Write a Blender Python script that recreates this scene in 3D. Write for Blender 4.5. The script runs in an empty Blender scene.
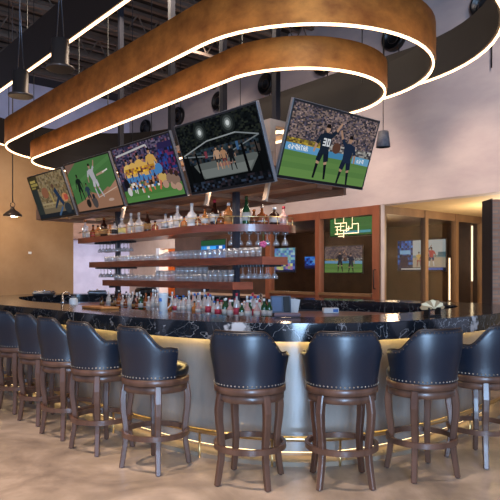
import bpy, math, random
from mathutils import Vector, Matrix
random.seed(7)
S = bpy.context.scene
COL = S.collection
PI = math.pi
def R(a): return a*PI/180

# ------------------------------------------------------------------ helpers
def tag(o, label=None, cat=None, group=None, kind=None):
    if label: o['label'] = label
    if cat: o['category'] = cat
    if group: o['group'] = group
    if kind: o['kind'] = kind
    return o

def empty(name, loc=(0,0,0), rz=0, label=None, cat=None, group=None):
    o = bpy.data.objects.new(name, None); COL.objects.link(o)
    o.empty_display_size = .1
    o.location = loc; o.rotation_euler = (0,0,rz)
    return tag(o, label, cat, group)

def copy_tree(o, parent=None):
    c = o.copy(); COL.objects.link(c); c.parent = parent
    for ch in list(o.children): copy_tree(ch, c)
    return c

class MB:
    def __init__(s): s.v=[]; s.f=[]; s.m=[]; s.s=[]; s.c=[]
    def add(s, vs, fs, mi=0, smooth=False, M=None, col=None):
        b=len(s.v)
        for p in vs:
            p=Vector(p)
            if M is not None: p = M@p
            s.v.append(tuple(p))
        for f in fs:
            s.f.append([b+i for i in f]); s.m.append(mi); s.s.append(smooth); s.c.append(col)
        return s
    def box(s, c, d, mi=0, rz=0, M=None, bev=0):
        hx,hy,hz = d[0]/2,d[1]/2,d[2]/2
        T = Matrix.Translation(c) @ Matrix.Rotation(rz,4,'Z')
        if M is not None: T = M@T
        if bev<=0:
            vs=[(x,y,z) for z in (-hz,hz) for x,y in ((-hx,-hy),(hx,-hy),(hx,hy),(-hx,hy))]
            fs=[(3,2,1,0),(4,5,6,7),(0,1,5,4),(1,2,6,5),(2,3,7,6),(3,0,4,7)]
            return s.add(vs,fs,mi,False,T)
        b=min(bev,hx*.9,hy*.9,hz*.9)
        rings=[]
        for z,i in ((-hz,b),(-hz+b,0),(hz-b,0),(hz,b)):
            x,y=hx-i,hy-i
            rings.append([(-x+b,-y,z),(x-b,-y,z),(x,-y+b,z),(x,y-b,z),(x-b,y,z),(-x+b,y,z),(-x,y-b,z),(-x,-y+b,z)])
        vs=[p for r in rings for p in r]; fs=[tuple(range(7,-1,-1)),tuple(range(24,32))]
        for k in range(3):
            for j in range(8): fs.append((k*8+j,k*8+(j+1)%8,(k+1)*8+(j+1)%8,(k+1)*8+j))
        return s.add(vs,fs,mi,False,T)
    def lathe(s, prof, n=20, mi=0, M=None, smooth=True, c=(0,0,0)):
        vs=[];fs=[]
        for r,z in prof:
            for k in range(n):
                a=2*PI*k/n; vs.append((c[0]+r*math.cos(a),c[1]+r*math.sin(a),c[2]+z))
        for i in range(len(prof)-1):
            for k in range(n):
                k2=(k+1)%n; fs.append((i*n+k,i*n+k2,(i+1)*n+k2,(i+1)*n+k))
        if prof[0][0]>1e-5: fs.append(tuple(range(n-1,-1,-1)))
        if prof[-1][0]>1e-5: fs.append(tuple((len(prof)-1)*n+k for k in range(n)))
        return s.add(vs,fs,mi,smooth,M)
    def tube(s, pts, r, n=8, mi=0, closed=False, M=None):
        pts=[Vector(p) for p in pts]; N=len(pts); vs=[];fs=[]
        for i,p in enumerate(pts):
            if closed: t=pts[(i+1)%N]-pts[i-1]
            else: t=pts[min(i+1,N-1)]-pts[max(i-1,0)]
            t.normalize()
            up=Vector((0,0,1)) if abs(t.z)<.95 else Vector((1,0,0))
            a=t.cross(up).normalized(); b=a.cross(t)
            rr = r[i] if isinstance(r,(list,tuple)) else r
            for k in range(n):
                q=2*PI*k/n; vs.append(tuple(p+a*rr*math.cos(q)+b*rr*math.sin(q)))
        for i in range(N if closed else N-1):
            j=(i+1)%N
            for k in range(n):
                k2=(k+1)%n; fs.append((i*n+k,i*n+k2,j*n+k2,j*n+k))
        if not closed: fs+= [tuple(range(n)), tuple((N-1)*n+k for k in range(n-1,-1,-1))]
        return s.add(vs,fs,mi,True,M)
    def prism(s, poly, z0, z1, mi=0, M=None, smooth=False):
        n=len(poly)
        vs=[(p[0],p[1],z0) for p in poly]+[(p[0],p[1],z1) for p in poly]
        fs=[tuple(range(n-1,-1,-1)),tuple(range(n,2*n))]
        s.add(vs,fs,mi,False,M)
        fs=[(i,(i+1)%n,n+(i+1)%n,n+i) for i in range(n)]
        return s.add(vs,fs,mi,smooth,M)
    def band(s, outer, inner, z0, z1, mo=0, mi=0, mt=0, mb=0, closed=True, smooth=True):
        n=len(outer)
        vs=[(p[0],p[1],z0) for p in outer]+[(p[0],p[1],z1) for p in outer]+[(p[0],p[1],z0) for p in inner]+[(p[0],p[1],z1) for p in inner]
        fo=[];fi=[];ft=[];fb=[]
        for i in range(n if closed else n-1):
            j=(i+1)%n
            fo.append((i,j,n+j,n+i)); fi.append((2*n+j,2*n+i,3*n+i,3*n+j))
            ft.append((n+i,n+j,3*n+j,3*n+i)); fb.append((j,i,2*n+i,2*n+j))
        s.add(vs,fo,mo,smooth); s.add(vs,fi,mi,smooth); s.add(vs,ft,mt); s.add(vs,fb,mb)
        if not closed:
            s.add(vs,[(0,n,3*n,2*n),(n-1,3*n-1,4*n-1,2*n-1)],mo)
        return s
    def build(s, name, mats, parent=None, loc=None):
        me=bpy.data.meshes.new(name); me.from_pydata(s.v,[],s.f)
        if not isinstance(mats,(list,tuple)): mats=[mats]
        for m in mats: me.materials.append(m)
        me.polygons.foreach_set('material_index',s.m); me.polygons.foreach_set('use_smooth',s.s)
        if any(c is not None for c in s.c):
            at=me.color_attributes.new('Col','FLOAT_COLOR','CORNER')
            for p,c in zip(me.polygons,s.c):
                c=c or (0,0,0)
                for li in p.loop_indices: at.data[li].color=(c[0],c[1],c[2],1)
        me.update()
        o=bpy.data.objects.new(name,me); COL.objects.link(o)
        if parent is not None: o.parent=parent
        if loc is not None: o.location=loc
        return o

# ------------------------------------------------------------------ materials
def lin(h):
    r=[int(h[i:i+2],16)/255 for i in (0,2,4)]
    return tuple(c/12.92 if c<.04045 else ((c+.055)/1.055)**2.4 for c in r)+(1,)
def newmat(name):
    m=bpy.data.materials.new(name); m.use_nodes=True
    nt=m.node_tree; return m,nt,nt.nodes['Principled BSDF']
def mat(name, col, rough=.5, metal=0, spec=.5, noise=None, bump=0, coat=0, trans=0, ior=1.45, stretch=(1,1,1)):
    """noise=(scale, colour2, amount)"""
    m,nt,b=newmat(name)
    c=lin(col) if isinstance(col,str) else tuple(col)+(1,)
    b.inputs['Base Color'].default_value=c
    b.inputs['Roughness'].default_value=rough; b.inputs['Metallic'].default_value=metal
    b.inputs['Specular IOR Level'].default_value=spec
    b.inputs['Coat Weight'].default_value=coat; b.inputs['Coat Roughness'].default_value=.12
    b.inputs['Transmission Weight'].default_value=trans; b.inputs['IOR'].default_value=ior
    if noise:
        sc,c2,lo,hi=noise
        tc=nt.nodes.new('ShaderNodeTexCoord'); mp=nt.nodes.new('ShaderNodeMapping'); mp.inputs['Scale'].default_value=stretch
        nz=nt.nodes.new('ShaderNodeTexNoise'); nz.inputs['Scale'].default_value=sc; nz.inputs['Detail'].default_value=7; nz.inputs['Roughness'].default_value=.6
        rp=nt.nodes.new('ShaderNodeValToRGB'); rp.color_ramp.elements[0].position=lo; rp.color_ramp.elements[1].position=hi
        rp.color_ramp.elements[0].color=c; rp.color_ramp.elements[1].color=lin(c2)
        nt.links.new(tc.outputs['Object'],mp.inputs[0]); nt.links.new(mp.outputs[0],nz.inputs['Vector'])
        nt.links.new(nz.outputs['Fac'],rp.inputs[0]); nt.links.new(rp.outputs[0],b.inputs['Base Color'])
        if bump:
            bp=nt.nodes.new('ShaderNodeBump'); bp.inputs['Strength'].default_value=bump; bp.inputs['Distance'].default_value=.01
            nt.links.new(nz.outputs['Fac'],bp.inputs['Height']); nt.links.new(bp.outputs[0],b.inputs['Normal'])
    return m
def emit(name, col, st):
    m=bpy.data.materials.new(name); m.use_nodes=True; nt=m.node_tree; nt.nodes.clear()
    e=nt.nodes.new('ShaderNodeEmission'); e.inputs[0].default_value=lin(col) if isinstance(col,str) else tuple(col)+(1,); e.inputs[1].default_value=st
    o=nt.nodes.new('ShaderNodeOutputMaterial'); nt.links.new(e.outputs[0],o.inputs[0]); return m

M={}
M['plaster']=mat('lilac_plaster','a99b9a',.75,noise=(1.6,'b8aaa6',.35,.68),bump=.5,stretch=(.6,.6,1.6))
M['tan']=mat('tan_plaster','94724e',.75,noise=(1.3,'ac8a64',.3,.7),bump=.3)
M['white_wall']=mat('white_wall','cdc9de',.7,noise=(2,'dad6ea',.4,.6))
M['beige_wall']=mat('beige_wall','b39a86',.7,noise=(2,'bda592',.4,.6))
M['alcove']=mat('alcove_plaster','b59a70',.7,noise=(1.5,'c4a87c',.35,.65))
M['dark_wall']=mat('dark_brown_wall','3c2a20',.5,noise=(3,'4a3427',.4,.6))
M['ceiling']=mat('dark_deck','1c1a1a',.8,noise=(2,'242121',.4,.6))
M['joist']=mat('painted_joist','6e5f54',.6,metal=.2)
M['steel_dark']=mat('dark_steel','3a3a42',.45,metal=.5)
M['copper']=mat('brushed_copper','cf8640',.45,metal=.7,noise=(4,'94582a',.36,.70),stretch=(1,1,1.5))
M['ring_out_dark']=mat('ring_out_dark','2a1c14',.5,metal=.5)  # near-black skin of the outermost ring band
M['ring_in']=mat('ring_inner_brown','160d0a',.75)
M['ring_edge']=mat('ring_edge','1d1613',.6)
M['led']=emit('warm_led',(1.0,.60,.32),6)
M['led_bar']=emit('bar_led',(1.0,.70,.26),26)
M['toe_led']=emit('toe_led',(1.0,.72,.34),4)
M['led_tube']=emit('led_tube',(1.0,.80,.52),2.6)
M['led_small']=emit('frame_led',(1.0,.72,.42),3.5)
M['walnut']=mat('walnut','664636',.36,noise=(9,'4a3024',.35,.65),stretch=(1,1,.15),coat=.15)
M['leather']=mat('black_leather','0a1320',.38,noise=(140,'0d1928',.4,.6),bump=.03,spec=.8)
M['seat_leather']=mat('seat_leather','14161a',.3,spec=.7)
M['piping']=mat('piping_leather','2b1d16',.4)
M['brass']=mat('brass','dcc08a',.28,metal=1)
M['dull_nail']=mat('dull_nail','5c4c40',.4,metal=.6)
M['nail']=mat('nickel_nail','a89c8c',.4,metal=1)
M['redwood']=mat('mahogany','7c3c28',.34,noise=(4,'5e2a1c',.35,.65),stretch=(1,1,6),coat=.3)
M['redwood_lit']=mat('mahogany_lit','b05a3c',.4,noise=(4,'96482e',.35,.65),stretch=(1,1,6))  # lighter mahogany, the stronger light on the shelf ends is in the colour
M['canopy']=mat('canopy_wood','a87e62',.5,noise=(3,'8a644c',.35,.65),stretch=(.3,1,3))
M['pale_wood']=mat('pale_frame','c9ab91',.5,noise=(4,'b89a80',.4,.6))
M['frame_wood']=mat('partition_wood','8a5138',.42,noise=(4,'774430',.35,.65),stretch=(1,1,.2),coat=.1)
M['frame_tan']=mat('partition_tan_wood','7d5f42',.45,noise=(4,'6c5038',.35,.65),stretch=(1,1,.2))
M['black']=mat('black_plastic','0d0d0f',.35)
M['bezel']=mat('bezel_metal','8f8a88',.35,metal=.6)
M['dark_metal']=mat('pendant_metal','4a403b',.4,metal=.6)
M['concrete']=mat('pendant_concrete','6e6a68',.8,noise=(20,'59555a',.4,.6))
M['chrome']=mat('chrome','d8d8da',.12,metal=1)
M['steel']=mat('stainless','70737a',.38,metal=.9)
M['base']=mat('bar_base_plaster','80776d',.26,noise=(3.0,'9c9288',.3,.7),stretch=(1,1,.35),spec=.8,coat=.5)
M['plinth']=mat('plinth','8a7763',.5)
M['white']=mat('white_ceramic','dcdad8',.3)
M['paper']=mat('paper','d5d0cc',.8)
M['blue']=mat('blue_plastic','2a62a8',.35)
M['red']=mat('red_plastic','a8243a',.35)
M['pink']=mat('pink_paper','d8648a',.6)
M['mat_grey']=mat('grey_mat','5c4a50',.8)
M['board']=mat('orange_board','b4743c',.5,noise=(6,'9a5c2a',.4,.6))
M['cream']=mat('cream_cloth','e2c9a0',.8)
M['napkin_tan']=mat('tan_napkin','a0805c',.8)
M['green_leaf']=mat('green_garnish','2f6a38',.6)
M['amberstuff']=mat('fruit','c07a4a',.6)

# floor
def floor_mat():
    m,nt,b=newmat('polished_concrete'); L=nt.links
    tc=nt.nodes.new('ShaderNodeTexCoord')
    n1=nt.nodes.new('ShaderNodeTexNoise'); n1.inputs['Scale'].default_value=1.1; n1.inputs['Detail'].default_value=8; n1.inputs['Roughness'].default_value=.62; n1.inputs['Distortion'].default_value=.8
    n2=nt.nodes.new('ShaderNodeTexNoise'); n2.inputs['Scale'].default_value=5; n2.inputs['Detail'].default_value=8
    mx=nt.nodes.new('ShaderNodeMath'); mx.operation='MULTIPLY_ADD'; mx.inputs[1].default_value=.35
    r=nt.nodes.new('ShaderNodeValToRGB'); e=r.color_ramp.elements
    e[0].position=.5; e[0].color=lin('77675c'); e[1].position=.82; e[1].color=lin('b49f90')
    x=e.new(.66); x.color=lin('978475')
    L.new(tc.outputs['Object'],n1.inputs[0]); L.new(tc.outputs['Object'],n2.inputs[0])
    L.new(n2.outputs['Fac'],mx.inputs[0]); L.new(n1.outputs['Fac'],mx.inputs[2]); L.new(mx.outputs[0],r.inputs[0]); L.new(r.outputs[0],b.inputs['Base Color'])
    b.inputs['Roughness'].default_value=.34
    bp=nt.nodes.new('ShaderNodeBump'); bp.inputs['Strength'].default_value=.03; L.new(n2.outputs['Fac'],bp.inputs['Height']); L.new(bp.outputs[0],b.inputs['Normal'])
    return m
M['floor']=floor_mat()

def marble_mat():
    m,nt,b=newmat('black_marble'); L=nt.links; N=nt.nodes.new
    tc=N('ShaderNodeTexCoord')
    def vein(scale,dist,w):
        nz=N('ShaderNodeTexNoise'); nz.inputs['Scale'].default_value=scale; nz.inputs['Detail'].default_value=5; nz.inputs['Distortion'].default_value=dist
        s=N('ShaderNodeMath'); s.operation='SUBTRACT'; s.inputs[1].default_value=.5
        a=N('ShaderNodeMath'); a.operation='ABSOLUTE'
        mr=N('ShaderNodeMapRange'); mr.inputs['From Min'].default_value=0; mr.inputs['From Max'].default_value=w; mr.inputs['To Min'].default_value=1; mr.inputs['To Max'].default_value=0
        L.new(tc.outputs['Object'],nz.inputs[0]); L.new(nz.outputs['Fac'],s.inputs[0]); L.new(s.outputs[0],a.inputs[0]); L.new(a.outputs[0],mr.inputs[0]); return mr.outputs[0]
    v1=vein(1.5,2.6,.006); v2=vein(5.5,1.6,.008)
    big=N('ShaderNodeTexNoise'); big.inputs['Scale'].default_value=1.3; L.new(tc.outputs['Object'],big.inputs[0])
    gate=N('ShaderNodeMapRange'); gate.inputs['From Min'].default_value=.42; gate.inputs['From Max'].default_value=.62; L.new(big.outputs['Fac'],gate.inputs[0])
    mul=N('ShaderNodeMath'); mul.operation='MULTIPLY'; L.new(v2,mul.inputs[0]); L.new(gate.outputs[0],mul.inputs[1])
    mm=N('ShaderNodeMath'); mm.operation='MAXIMUM'; L.new(v1,mm.inputs[0]); L.new(mul.outputs[0],mm.inputs[1])
    sc=N('ShaderNodeMath'); sc.operation='MULTIPLY'; sc.inputs[1].default_value=.38; L.new(mm.outputs[0],sc.inputs[0])
    last=sc.outputs[0]
    # broad white inclusions in the slab
    nz=N('ShaderNodeTexNoise'); nz.inputs['Scale'].default_value=20; nz.inputs['Detail'].default_value=6; L.new(tc.outputs['Object'],nz.inputs[0])
    for px,py,pz,rad in ((-.10,4.44,1.04,.085),(1.90,5.17,1.04,.07),(1.56,8.15,1.04,.13)):
        d=N('ShaderNodeVectorMath'); d.operation='DISTANCE'; d.inputs[1].default_value=(px,py,pz); L.new(tc.outputs['Object'],d.inputs[0])
        ad=N('ShaderNodeMath'); ad.operation='MULTIPLY_ADD'; ad.inputs[1].default_value=.26; L.new(nz.outputs['Fac'],ad.inputs[0]); L.new(d.outputs['Value'],ad.inputs[2])
        mr=N('ShaderNodeMapRange'); mr.inputs['From Min'].default_value=rad+.10; mr.inputs['From Max'].default_value=rad+.145; mr.inputs['To Min'].default_value=.85; mr.inputs['To Max'].default_value=0
        L.new(ad.outputs[0],mr.inputs[0])
        x=N('ShaderNodeMath'); x.operation='MAXIMUM'; L.new(last,x.inputs[0]); L.new(mr.outputs[0],x.inputs[1]); last=x.outputs[0]
    cr=N('ShaderNodeMix'); cr.data_type='RGBA'; cr.inputs['A'].default_value=lin('16191f'); cr.inputs['B'].default_value=lin('c9c4c4')
    L.new(last,cr.inputs['Factor']); L.new(cr.outputs['Result'],b.inputs['Base Color'])
    b.inputs['Roughness'].default_value=.13; b.inputs['Specular IOR Level'].default_value=.8
    return m
M['marble']=marble_mat()

def brick_mat():
    m,nt,b=newmat('brick'); L=nt.links
    tc=nt.nodes.new('ShaderNodeTexCoord'); mp=nt.nodes.new('ShaderNodeMapping'); mp.inputs['Rotation'].default_value=(PI/2,0,0)
    bt=nt.nodes.new('ShaderNodeTexBrick'); bt.inputs['Scale'].default_value=1
    bt.inputs['Brick Width'].default_value=.22; bt.inputs['Row Height'].default_value=.055; bt.inputs['Mortar Size'].default_value=.01
    bt.inputs['Color1'].default_value=lin('b08468'); bt.inputs['Color2'].default_value=lin('946850'); bt.inputs['Mortar'].default_value=lin('8e7868')
    L.new(tc.outputs['Object'],mp.inputs[0]); L.new(mp.outputs[0],bt.inputs['Vector']); L.new(bt.outputs['Color'],b.inputs['Base Color'])
    b.inputs['Roughness'].default_value=.8
    return m
M['brick']=brick_mat()

def thin_glass(name, tint=(1,1,1), gl=.12, diff=0.0, dc=(.8,.8,.85)):
    m=bpy.data.materials.new(name); m.use_nodes=True; nt=m.node_tree; nt.nodes.clear(); N=nt.nodes.new; L=nt.links
    t=N('ShaderNodeBsdfTransparent'); t.inputs[0].default_value=tuple(tint)+(1,)
    g=N('ShaderNodeBsdfGlossy'); g.inputs['Roughness'].default_value=.04
    f=N('ShaderNodeLayerWeight'); pw=N('ShaderNodeMath'); pw.operation='POWER'; pw.inputs[1].default_value=4; L.new(f.outputs['Facing'],pw.inputs[0])
    a=N('ShaderNodeMath'); a.operation='ADD'; a.inputs[1].default_value=gl+.04; L.new(pw.outputs[0],a.inputs[0]); a.use_clamp=True
    mx=N('ShaderNodeMixShader'); L.new(a.outputs[0],mx.inputs[0]); L.new(t.outputs[0],mx.inputs[1]); L.new(g.outputs[0],mx.inputs[2])
    last=mx.outputs[0]
    if diff:
        d=N('ShaderNodeBsdfDiffuse'); d.inputs[0].default_value=tuple(dc)+(1,)
        m2=N('ShaderNodeMixShader'); m2.inputs[0].default_value=diff; L.new(last,m2.inputs[1]); L.new(d.outputs[0],m2.inputs[2]); last=m2.outputs[0]
    o=N('ShaderNodeOutputMaterial'); L.new(last,o.inputs[0]); return m
M['pane']=thin_glass('partition_glass',(.93,.92,.90),0.0)
M['glassware']=thin_glass('clear_glassware',(.95,.95,.96),.16,.13,(.95,.90,.86))
M['g_clear']=thin_glass('clear_bottle_glass',(.94,.92,.90),.10,.32,(.96,.84,.76))
def bglass(name,c): return mat(name,c,.08,trans=.45,ior=1.3,spec=.6,coat=.4)
M['g_amber']=bglass('amber_spirit','a8572a'); M['g_dark']=bglass('dark_brown_glass','3a1d14')
M['g_green']=bglass('green_glass','2c5a34'); M['g_orange']=bglass('orange_spirit','e08a4a')
M['g_pink']=bglass('pink_spirit','e0b0a4'); M['g_white']=mat('frosted_bottle','e6d8cc',.25)
M['lab_white']=mat('white_label','b8aea4',.7); M['lab_yellow']=mat('yellow_label','d8c070',.7); M['lab_black']=mat('black_label','1a1818',.6)
M['lab_red']=mat('red_label','b03040',.6); M['lab_gold']=mat('gold_label','94683a',.5)

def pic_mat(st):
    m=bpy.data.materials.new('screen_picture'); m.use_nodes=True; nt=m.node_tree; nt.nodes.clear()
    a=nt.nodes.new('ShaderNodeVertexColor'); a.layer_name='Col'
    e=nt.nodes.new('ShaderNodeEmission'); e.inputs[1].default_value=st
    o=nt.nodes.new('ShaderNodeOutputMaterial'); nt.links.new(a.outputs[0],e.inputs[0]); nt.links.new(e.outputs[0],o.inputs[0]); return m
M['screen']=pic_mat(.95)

# ------------------------------------------------------------------ axes of the bar
C=Vector((.45,6.17)); D=Vector((-.645,.764)); NN=Vector((-.764,-.645)); L_=4.8
def A(t,n,z=0):
    p=C+D*t+NN*n; return (p.x,p.y,z)
WC=Vector((2.7,12.5))
def Wp(t,s=0,z=0):          # along the plaster wall (t) and behind it (s)
    p=WC+D*t-NN*s; return (p.x,p.y,z)
AX=math.atan2(D.y,D.x)       # direction of the long axis

# ------------------------------------------------------------------ setting
def struct(name,mb,m): o=mb.build(name,m); o['kind']='structure'; return o
struct('floor',MB().box((0,8,-.05),(26,34,.1)),M['floor'])
def wallseg(mb,p,q,z0,z1,th,off=0):     # vertical slab from p to q, thickness to the left normal
    p=Vector(p[:2]);q=Vector(q[:2]);d=(q-p).normalized();n=Vector((-d.y,d.x))
    mb.prism([p+n*off,q+n*off,q+n*(off+th),p+n*(off+th)],z0,z1)
    return mb
ZC=7.3
w=MB(); wallseg(w,Wp(-10),Wp(10.6),2.9,ZC,-.3)                        # plaster above the soffit
struct('wall_right',w,M['plaster'])
w=MB()
wallseg(w,Wp(8.7),Wp(10.6),0,2.9,-.3); wallseg(w,Wp(7.76),Wp(8.7),2.25,2.9,-.3)
struct('wall_side',w,M['beige_wall'])
w=MB(); wallseg(w,Wp(7.7,1.3),Wp(9.6,1.3),0,2.6,-.1); wallseg(w,Wp(9.6,.3),Wp(9.6,1.4),0,2.6,.1); wallseg(w,Wp(7.6,.3),Wp(7.6,1.4),0,2.6,-.1)
w.prism([Wp(7.5,.3)[:2],Wp(9.7,.3)[:2],Wp(9.7,1.5)[:2],Wp(7.5,1.5)[:2]],2.6,2.7)
struct('wall_passage',w,mat('passage_wall','b07040',.6))
struct('trim_1',MB().prism([Wp(8.62,-.03)[:2],Wp(8.82,-.03)[:2],Wp(8.82,.3)[:2],Wp(8.62,.3)[:2]],0,2.28),M['white'])
w=MB(); wallseg(w,Wp(3.56),Wp(7.76),0,2.9,-.3); struct('wall_side_dark',w,M['dark_wall'])
w=MB(); wallseg(w,Wp(3.56),Wp(7.0),0,.93,.05); struct('trim_20',w,M['beige_wall'])
# far end wall, with a timber bulkhead
e0=Vector(Wp(10.6)[:2]); e1=e0+NN*9
w=MB(); wallseg(w,e1,e0-NN*.3,0,ZC,.3); struct('wall_end',w,M['white_wall'])
w=MB(); w.prism([e0,e1,e1-D*.8,e0-D*.8],2.55,4.2); struct('trim_2',w,M['canopy'])
# tan wall on the left and its return
t0=Vector((-4.12,14.0)); t1=t0+NN*9
w=MB(); w.prism([t0,t1,t1+D*.3,t0+D*.3],0,4.7); struct('wall_left',w,M['tan'])
w=MB(); w.prism([t0+D*.3,t0+D*.3+NN*.3,t0+D*6.9+NN*.3,t0+D*6.9],0,4.7); struct('wall_return',w,M['tan'])
# alcove soffit, room behind the partition
w=MB(); w.prism([Wp(-10,.3)[:2],Wp(10.6,.3)[:2],Wp(10.6,7)[:2],Wp(-10,7)[:2]],2.9,3.05)
struct('ceiling_alcove',w,M['alcove'])
w=MB(); wallseg(w,Wp(-1.2,4.6),Wp(10.6,4.6),0,2.9,-.2); wallseg(w,Wp(9.9,1.6),Wp(9.9,4.6),0,2.9,.2)
struct('wall_back_room',w,M['dark_wall'])
w=MB(); w.prism([Wp(.06,.2)[:2],Wp(7.4,.2)[:2],Wp(9.6,1.7)[:2],Wp(9.6,4.6)[:2],Wp(.06,4.6)[:2]],2.84,2.9)
struct('ceiling_back_room',w,M['dark_wall'])
w=MB(); wallseg(w,Wp(-10,4.4),Wp(-1.2,4.4),0,2.9,-.2); struct('wall_alcove',w,M['alcove'])
# roof deck with ribs, and open-web joists
struct('ceiling',MB().box((0,10,ZC+.1),(34,32,.2)),M['ceiling'])
rb=MB()
for k in range(46):
    t=-6+k*.42
    p=C+D*t+NN*11; q=C+D*t-NN*9
    d2=D*.05
    rb.prism([p-d2,q-d2,q+d2,p+d2],ZC-.09,ZC+.02)
o=struct('trim_3',rb,M['joist'])
nj=0
for k in range(9):
    t=-4.2+k*1.9
    j=MB(); p=C+D*t+NN*10; q=C+D*t-NN*(6.0 if t<9 else 6)
    for z in (ZC-.14,ZC-.62):
        d2=D*.04; j.prism([p-d2,q-d2,q+d2,p+d2],z-.035,z+.035)
    n=30
    for i in range(n):
        a=p+(q-p)*(i/n); b=p+(q-p)*((i+.5)/n); c2=p+(q-p)*((i+1)/n)
        j.tube([(a.x,a.y,ZC-.16),(b.x,b.y,ZC-.6)],.018,4); j.tube([(b.x,b.y,ZC-.6),(c2.x,c2.y,ZC-.16)],.018,4)
    o=j.build('trim_%d'%(4+k),M['joist']); o['kind']='structure'

# round vents along the plaster wall, each with its drop cable
for i,t in enumerate((-4.3,-2.35,-.39,1.55,3.5,5.48,7.5,9.45)):
    ROT=Matrix.Translation(Wp(t,0,6.25))@Matrix.Rotation(AX,4,'Z')@Matrix.Rotation(-PI/2,4,'X')
    # local z now points along +-normal
    r=empty('round_wall_vent',(0,0,0),0,None,'vent','round vents along the plaster wall')
    m=MB(); m.lathe([(.27,-.02),(.27,.10),(.24,.12),(.22,.12),(.21,.05),(.0,.05)],28,0,ROT); m.build('vent_housing',M['black'],r)
    m=MB()
    for q in (.12,): m.tube([tuple(ROT@Vector((q*math.cos(a*PI/12),q*math.sin(a*PI/12),.075))) for a in range(24)],.012,5,closed=True)
    m.build('vent_grille',M['dark_metal'],r)
    p=Wp(t-.12,-.04); m=MB(); m.tube([(p[0],p[1],6.0),(p[0],p[1],5.1)],.012,5); m.build('drop_cable',M['black'],r)
    r['label']='dark round vent, '+['off the right edge','at the top right corner of the photo, behind the outermost ring light','behind the right end of the middle ring light','hidden above the soccer screen','above the gap between the two nearest screens','above the cage fight screen, left of the nearest vent','above the yellow team screen','farthest back on the wall, over the baseball screen'][i]

# ------------------------------------------------------------------ ring lights
def stadium(r, n=28, t0=0):
    a0=math.atan2(NN.y,NN.x); pts=[]; CN=C+D*t0
    # near end around C (t<0 side), then far end
    for k in range(n+1):
        a=a0+PI*k/n; pts.append(Vector((CN.x+r*math.cos(a),CN.y+r*math.sin(a))))
    c2=C+D*L_
    st=[pts[-1].lerp(c2+(pts[-1]-CN),i/8) for i in range(1,8)]
    pts+=st
    far=[Vector((c2.x+r*math.cos(a0+PI+PI*k/n),c2.y+r*math.sin(a0+PI+PI*k/n))) for k in range(n+1)]
    pts+=far
    pts+=[far[-1].lerp(pts[0],i/8) for i in range(1,8)]
    return pts
def ring(R0,z,h,label,lead,skin='copper'):
    root=empty('ring_chandelier',(C.x,C.y,z),0,label,'chandelier')
    off=Vector((C.x,C.y))
    f=lambda r:[p-off for p in stadium(r,28,lead)]
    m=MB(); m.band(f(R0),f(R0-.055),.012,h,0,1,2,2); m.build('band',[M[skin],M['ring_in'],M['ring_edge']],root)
    m=MB(); m.band(f(R0-.014),f(R0-.031),-.007,.014); m.build('led_strip',M['led'],root)
    for t,s in ((-.2,1),(-.2,-1),(2.4,1),(2.4,-1),(4.9,1),(4.9,-1)):
        r=math.sqrt(max(R0*R0-(t if t<0 else max(0,t-L_))**2,0))-.03
        p=D*t+NN*r*s
        m=MB(); m.tube([(p.x,p.y,h-.02),(p.x,p.y,ZC-z-.02)],.006,5); m.build('suspension_cable',M['black'],root)
    return root
ring(.9,3.26,.28,'innermost and lowest copper ring light, directly over the screens',-.05)
ring(1.28,3.46,.38,'middle copper ring light with glowing lower edge, between the other two rings',-.14)
ring(1.9,3.74,.46,'outermost and highest ring light, dark band cut by the top of the photo',-.12,'ring_out_dark')

# ------------------------------------------------------------------ hanging lamps
def cyl_pendant(x,y,z,label):
    r=empty('cylinder_pendant',(x,y,z),0,label,'pendant lamp','dark cylinder pendants')
    m=MB(); m.lathe([(.104,0),(.112,.0),(.112,.018),(.072,.026),(.072,.24),(.0,.245)],28); m.lathe([(.068,.01),(.068,.15),(0,.15)],24); m.build('lamp_shade',M['dark_metal'],r)
    m=MB(); m.lathe([(.05,.13),(.05,.149),(0,.149)],18); m.build('lamp_lens',M['chrome'],r)
    m=MB(); m.tube([(-.03,0,.24),(-.01,0,.55),(0,0,ZC-z)],.005,5); m.tube([(.03,0,.24),(.01,0,.55),(.0,0,.8)],.005,5); m.build('suspension_cable',M['steel'],r)
cyl_pendant(-1.55,4.9,3.13,'dark cylinder pendant hanging in front of the outermost ring, the larger nearer one')
cyl_pendant(-2.16,5.65,3.13,'dark cylinder pendant near the left edge, the smaller farther one')
# dome pendant by the tan wall
px,py=-4.55,11.5
r=empty('dome_pendant',(px,py,2.57),0,'small dark dome pendant glowing in front of the tan wall','pendant lamp')
m=MB(); m.lathe([(.17,.0),(.175,.01),(.165,.03),(.12,.075),(.06,.11),(.035,.15),(.03,.17)],26); m.lathe([(.165,.003),(.155,.028),(.11,.07),(.05,.1)],26); m.build('lamp_shade',M['dark_metal'],r)
m=MB(); m.tube([(.045*math.cos(a*PI/8),0,.215+.045*math.sin(a*PI/8)) for a in range(16)],.008,6,closed=True); m.build('hanging_loop',M['dark_metal'],r)
m=MB(); m.tube([(0,0,.26),(0,0,ZC-2.57)],.011,6); m.build('stem',M['dark_metal'],r)
m=MB(); m.lathe([(.0,.02),(.03,.03),(.035,.055),(.015,.09)],14); m.build('bulb',emit('bulb','ffd9a0',12),r)
# concrete pendant on the right
r=empty('concrete_pendant',(1.72,7.75,3.10),0,'grey concrete bucket pendant hanging right of the soccer screen','pendant lamp')
m=MB(); m.lathe([(.078,.0),(.092,.0),(.068,.2),(.0,.21)],24); m.lathe([(.078,.0),(.06,.17),(0,.17)],24); m.build('lamp_shade',M['concrete'],r)
m=MB(); m.tube([(0,0,.2),(0,0,ZC-3.10)],.005,5); m.build('cord',M['black'],r)

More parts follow.
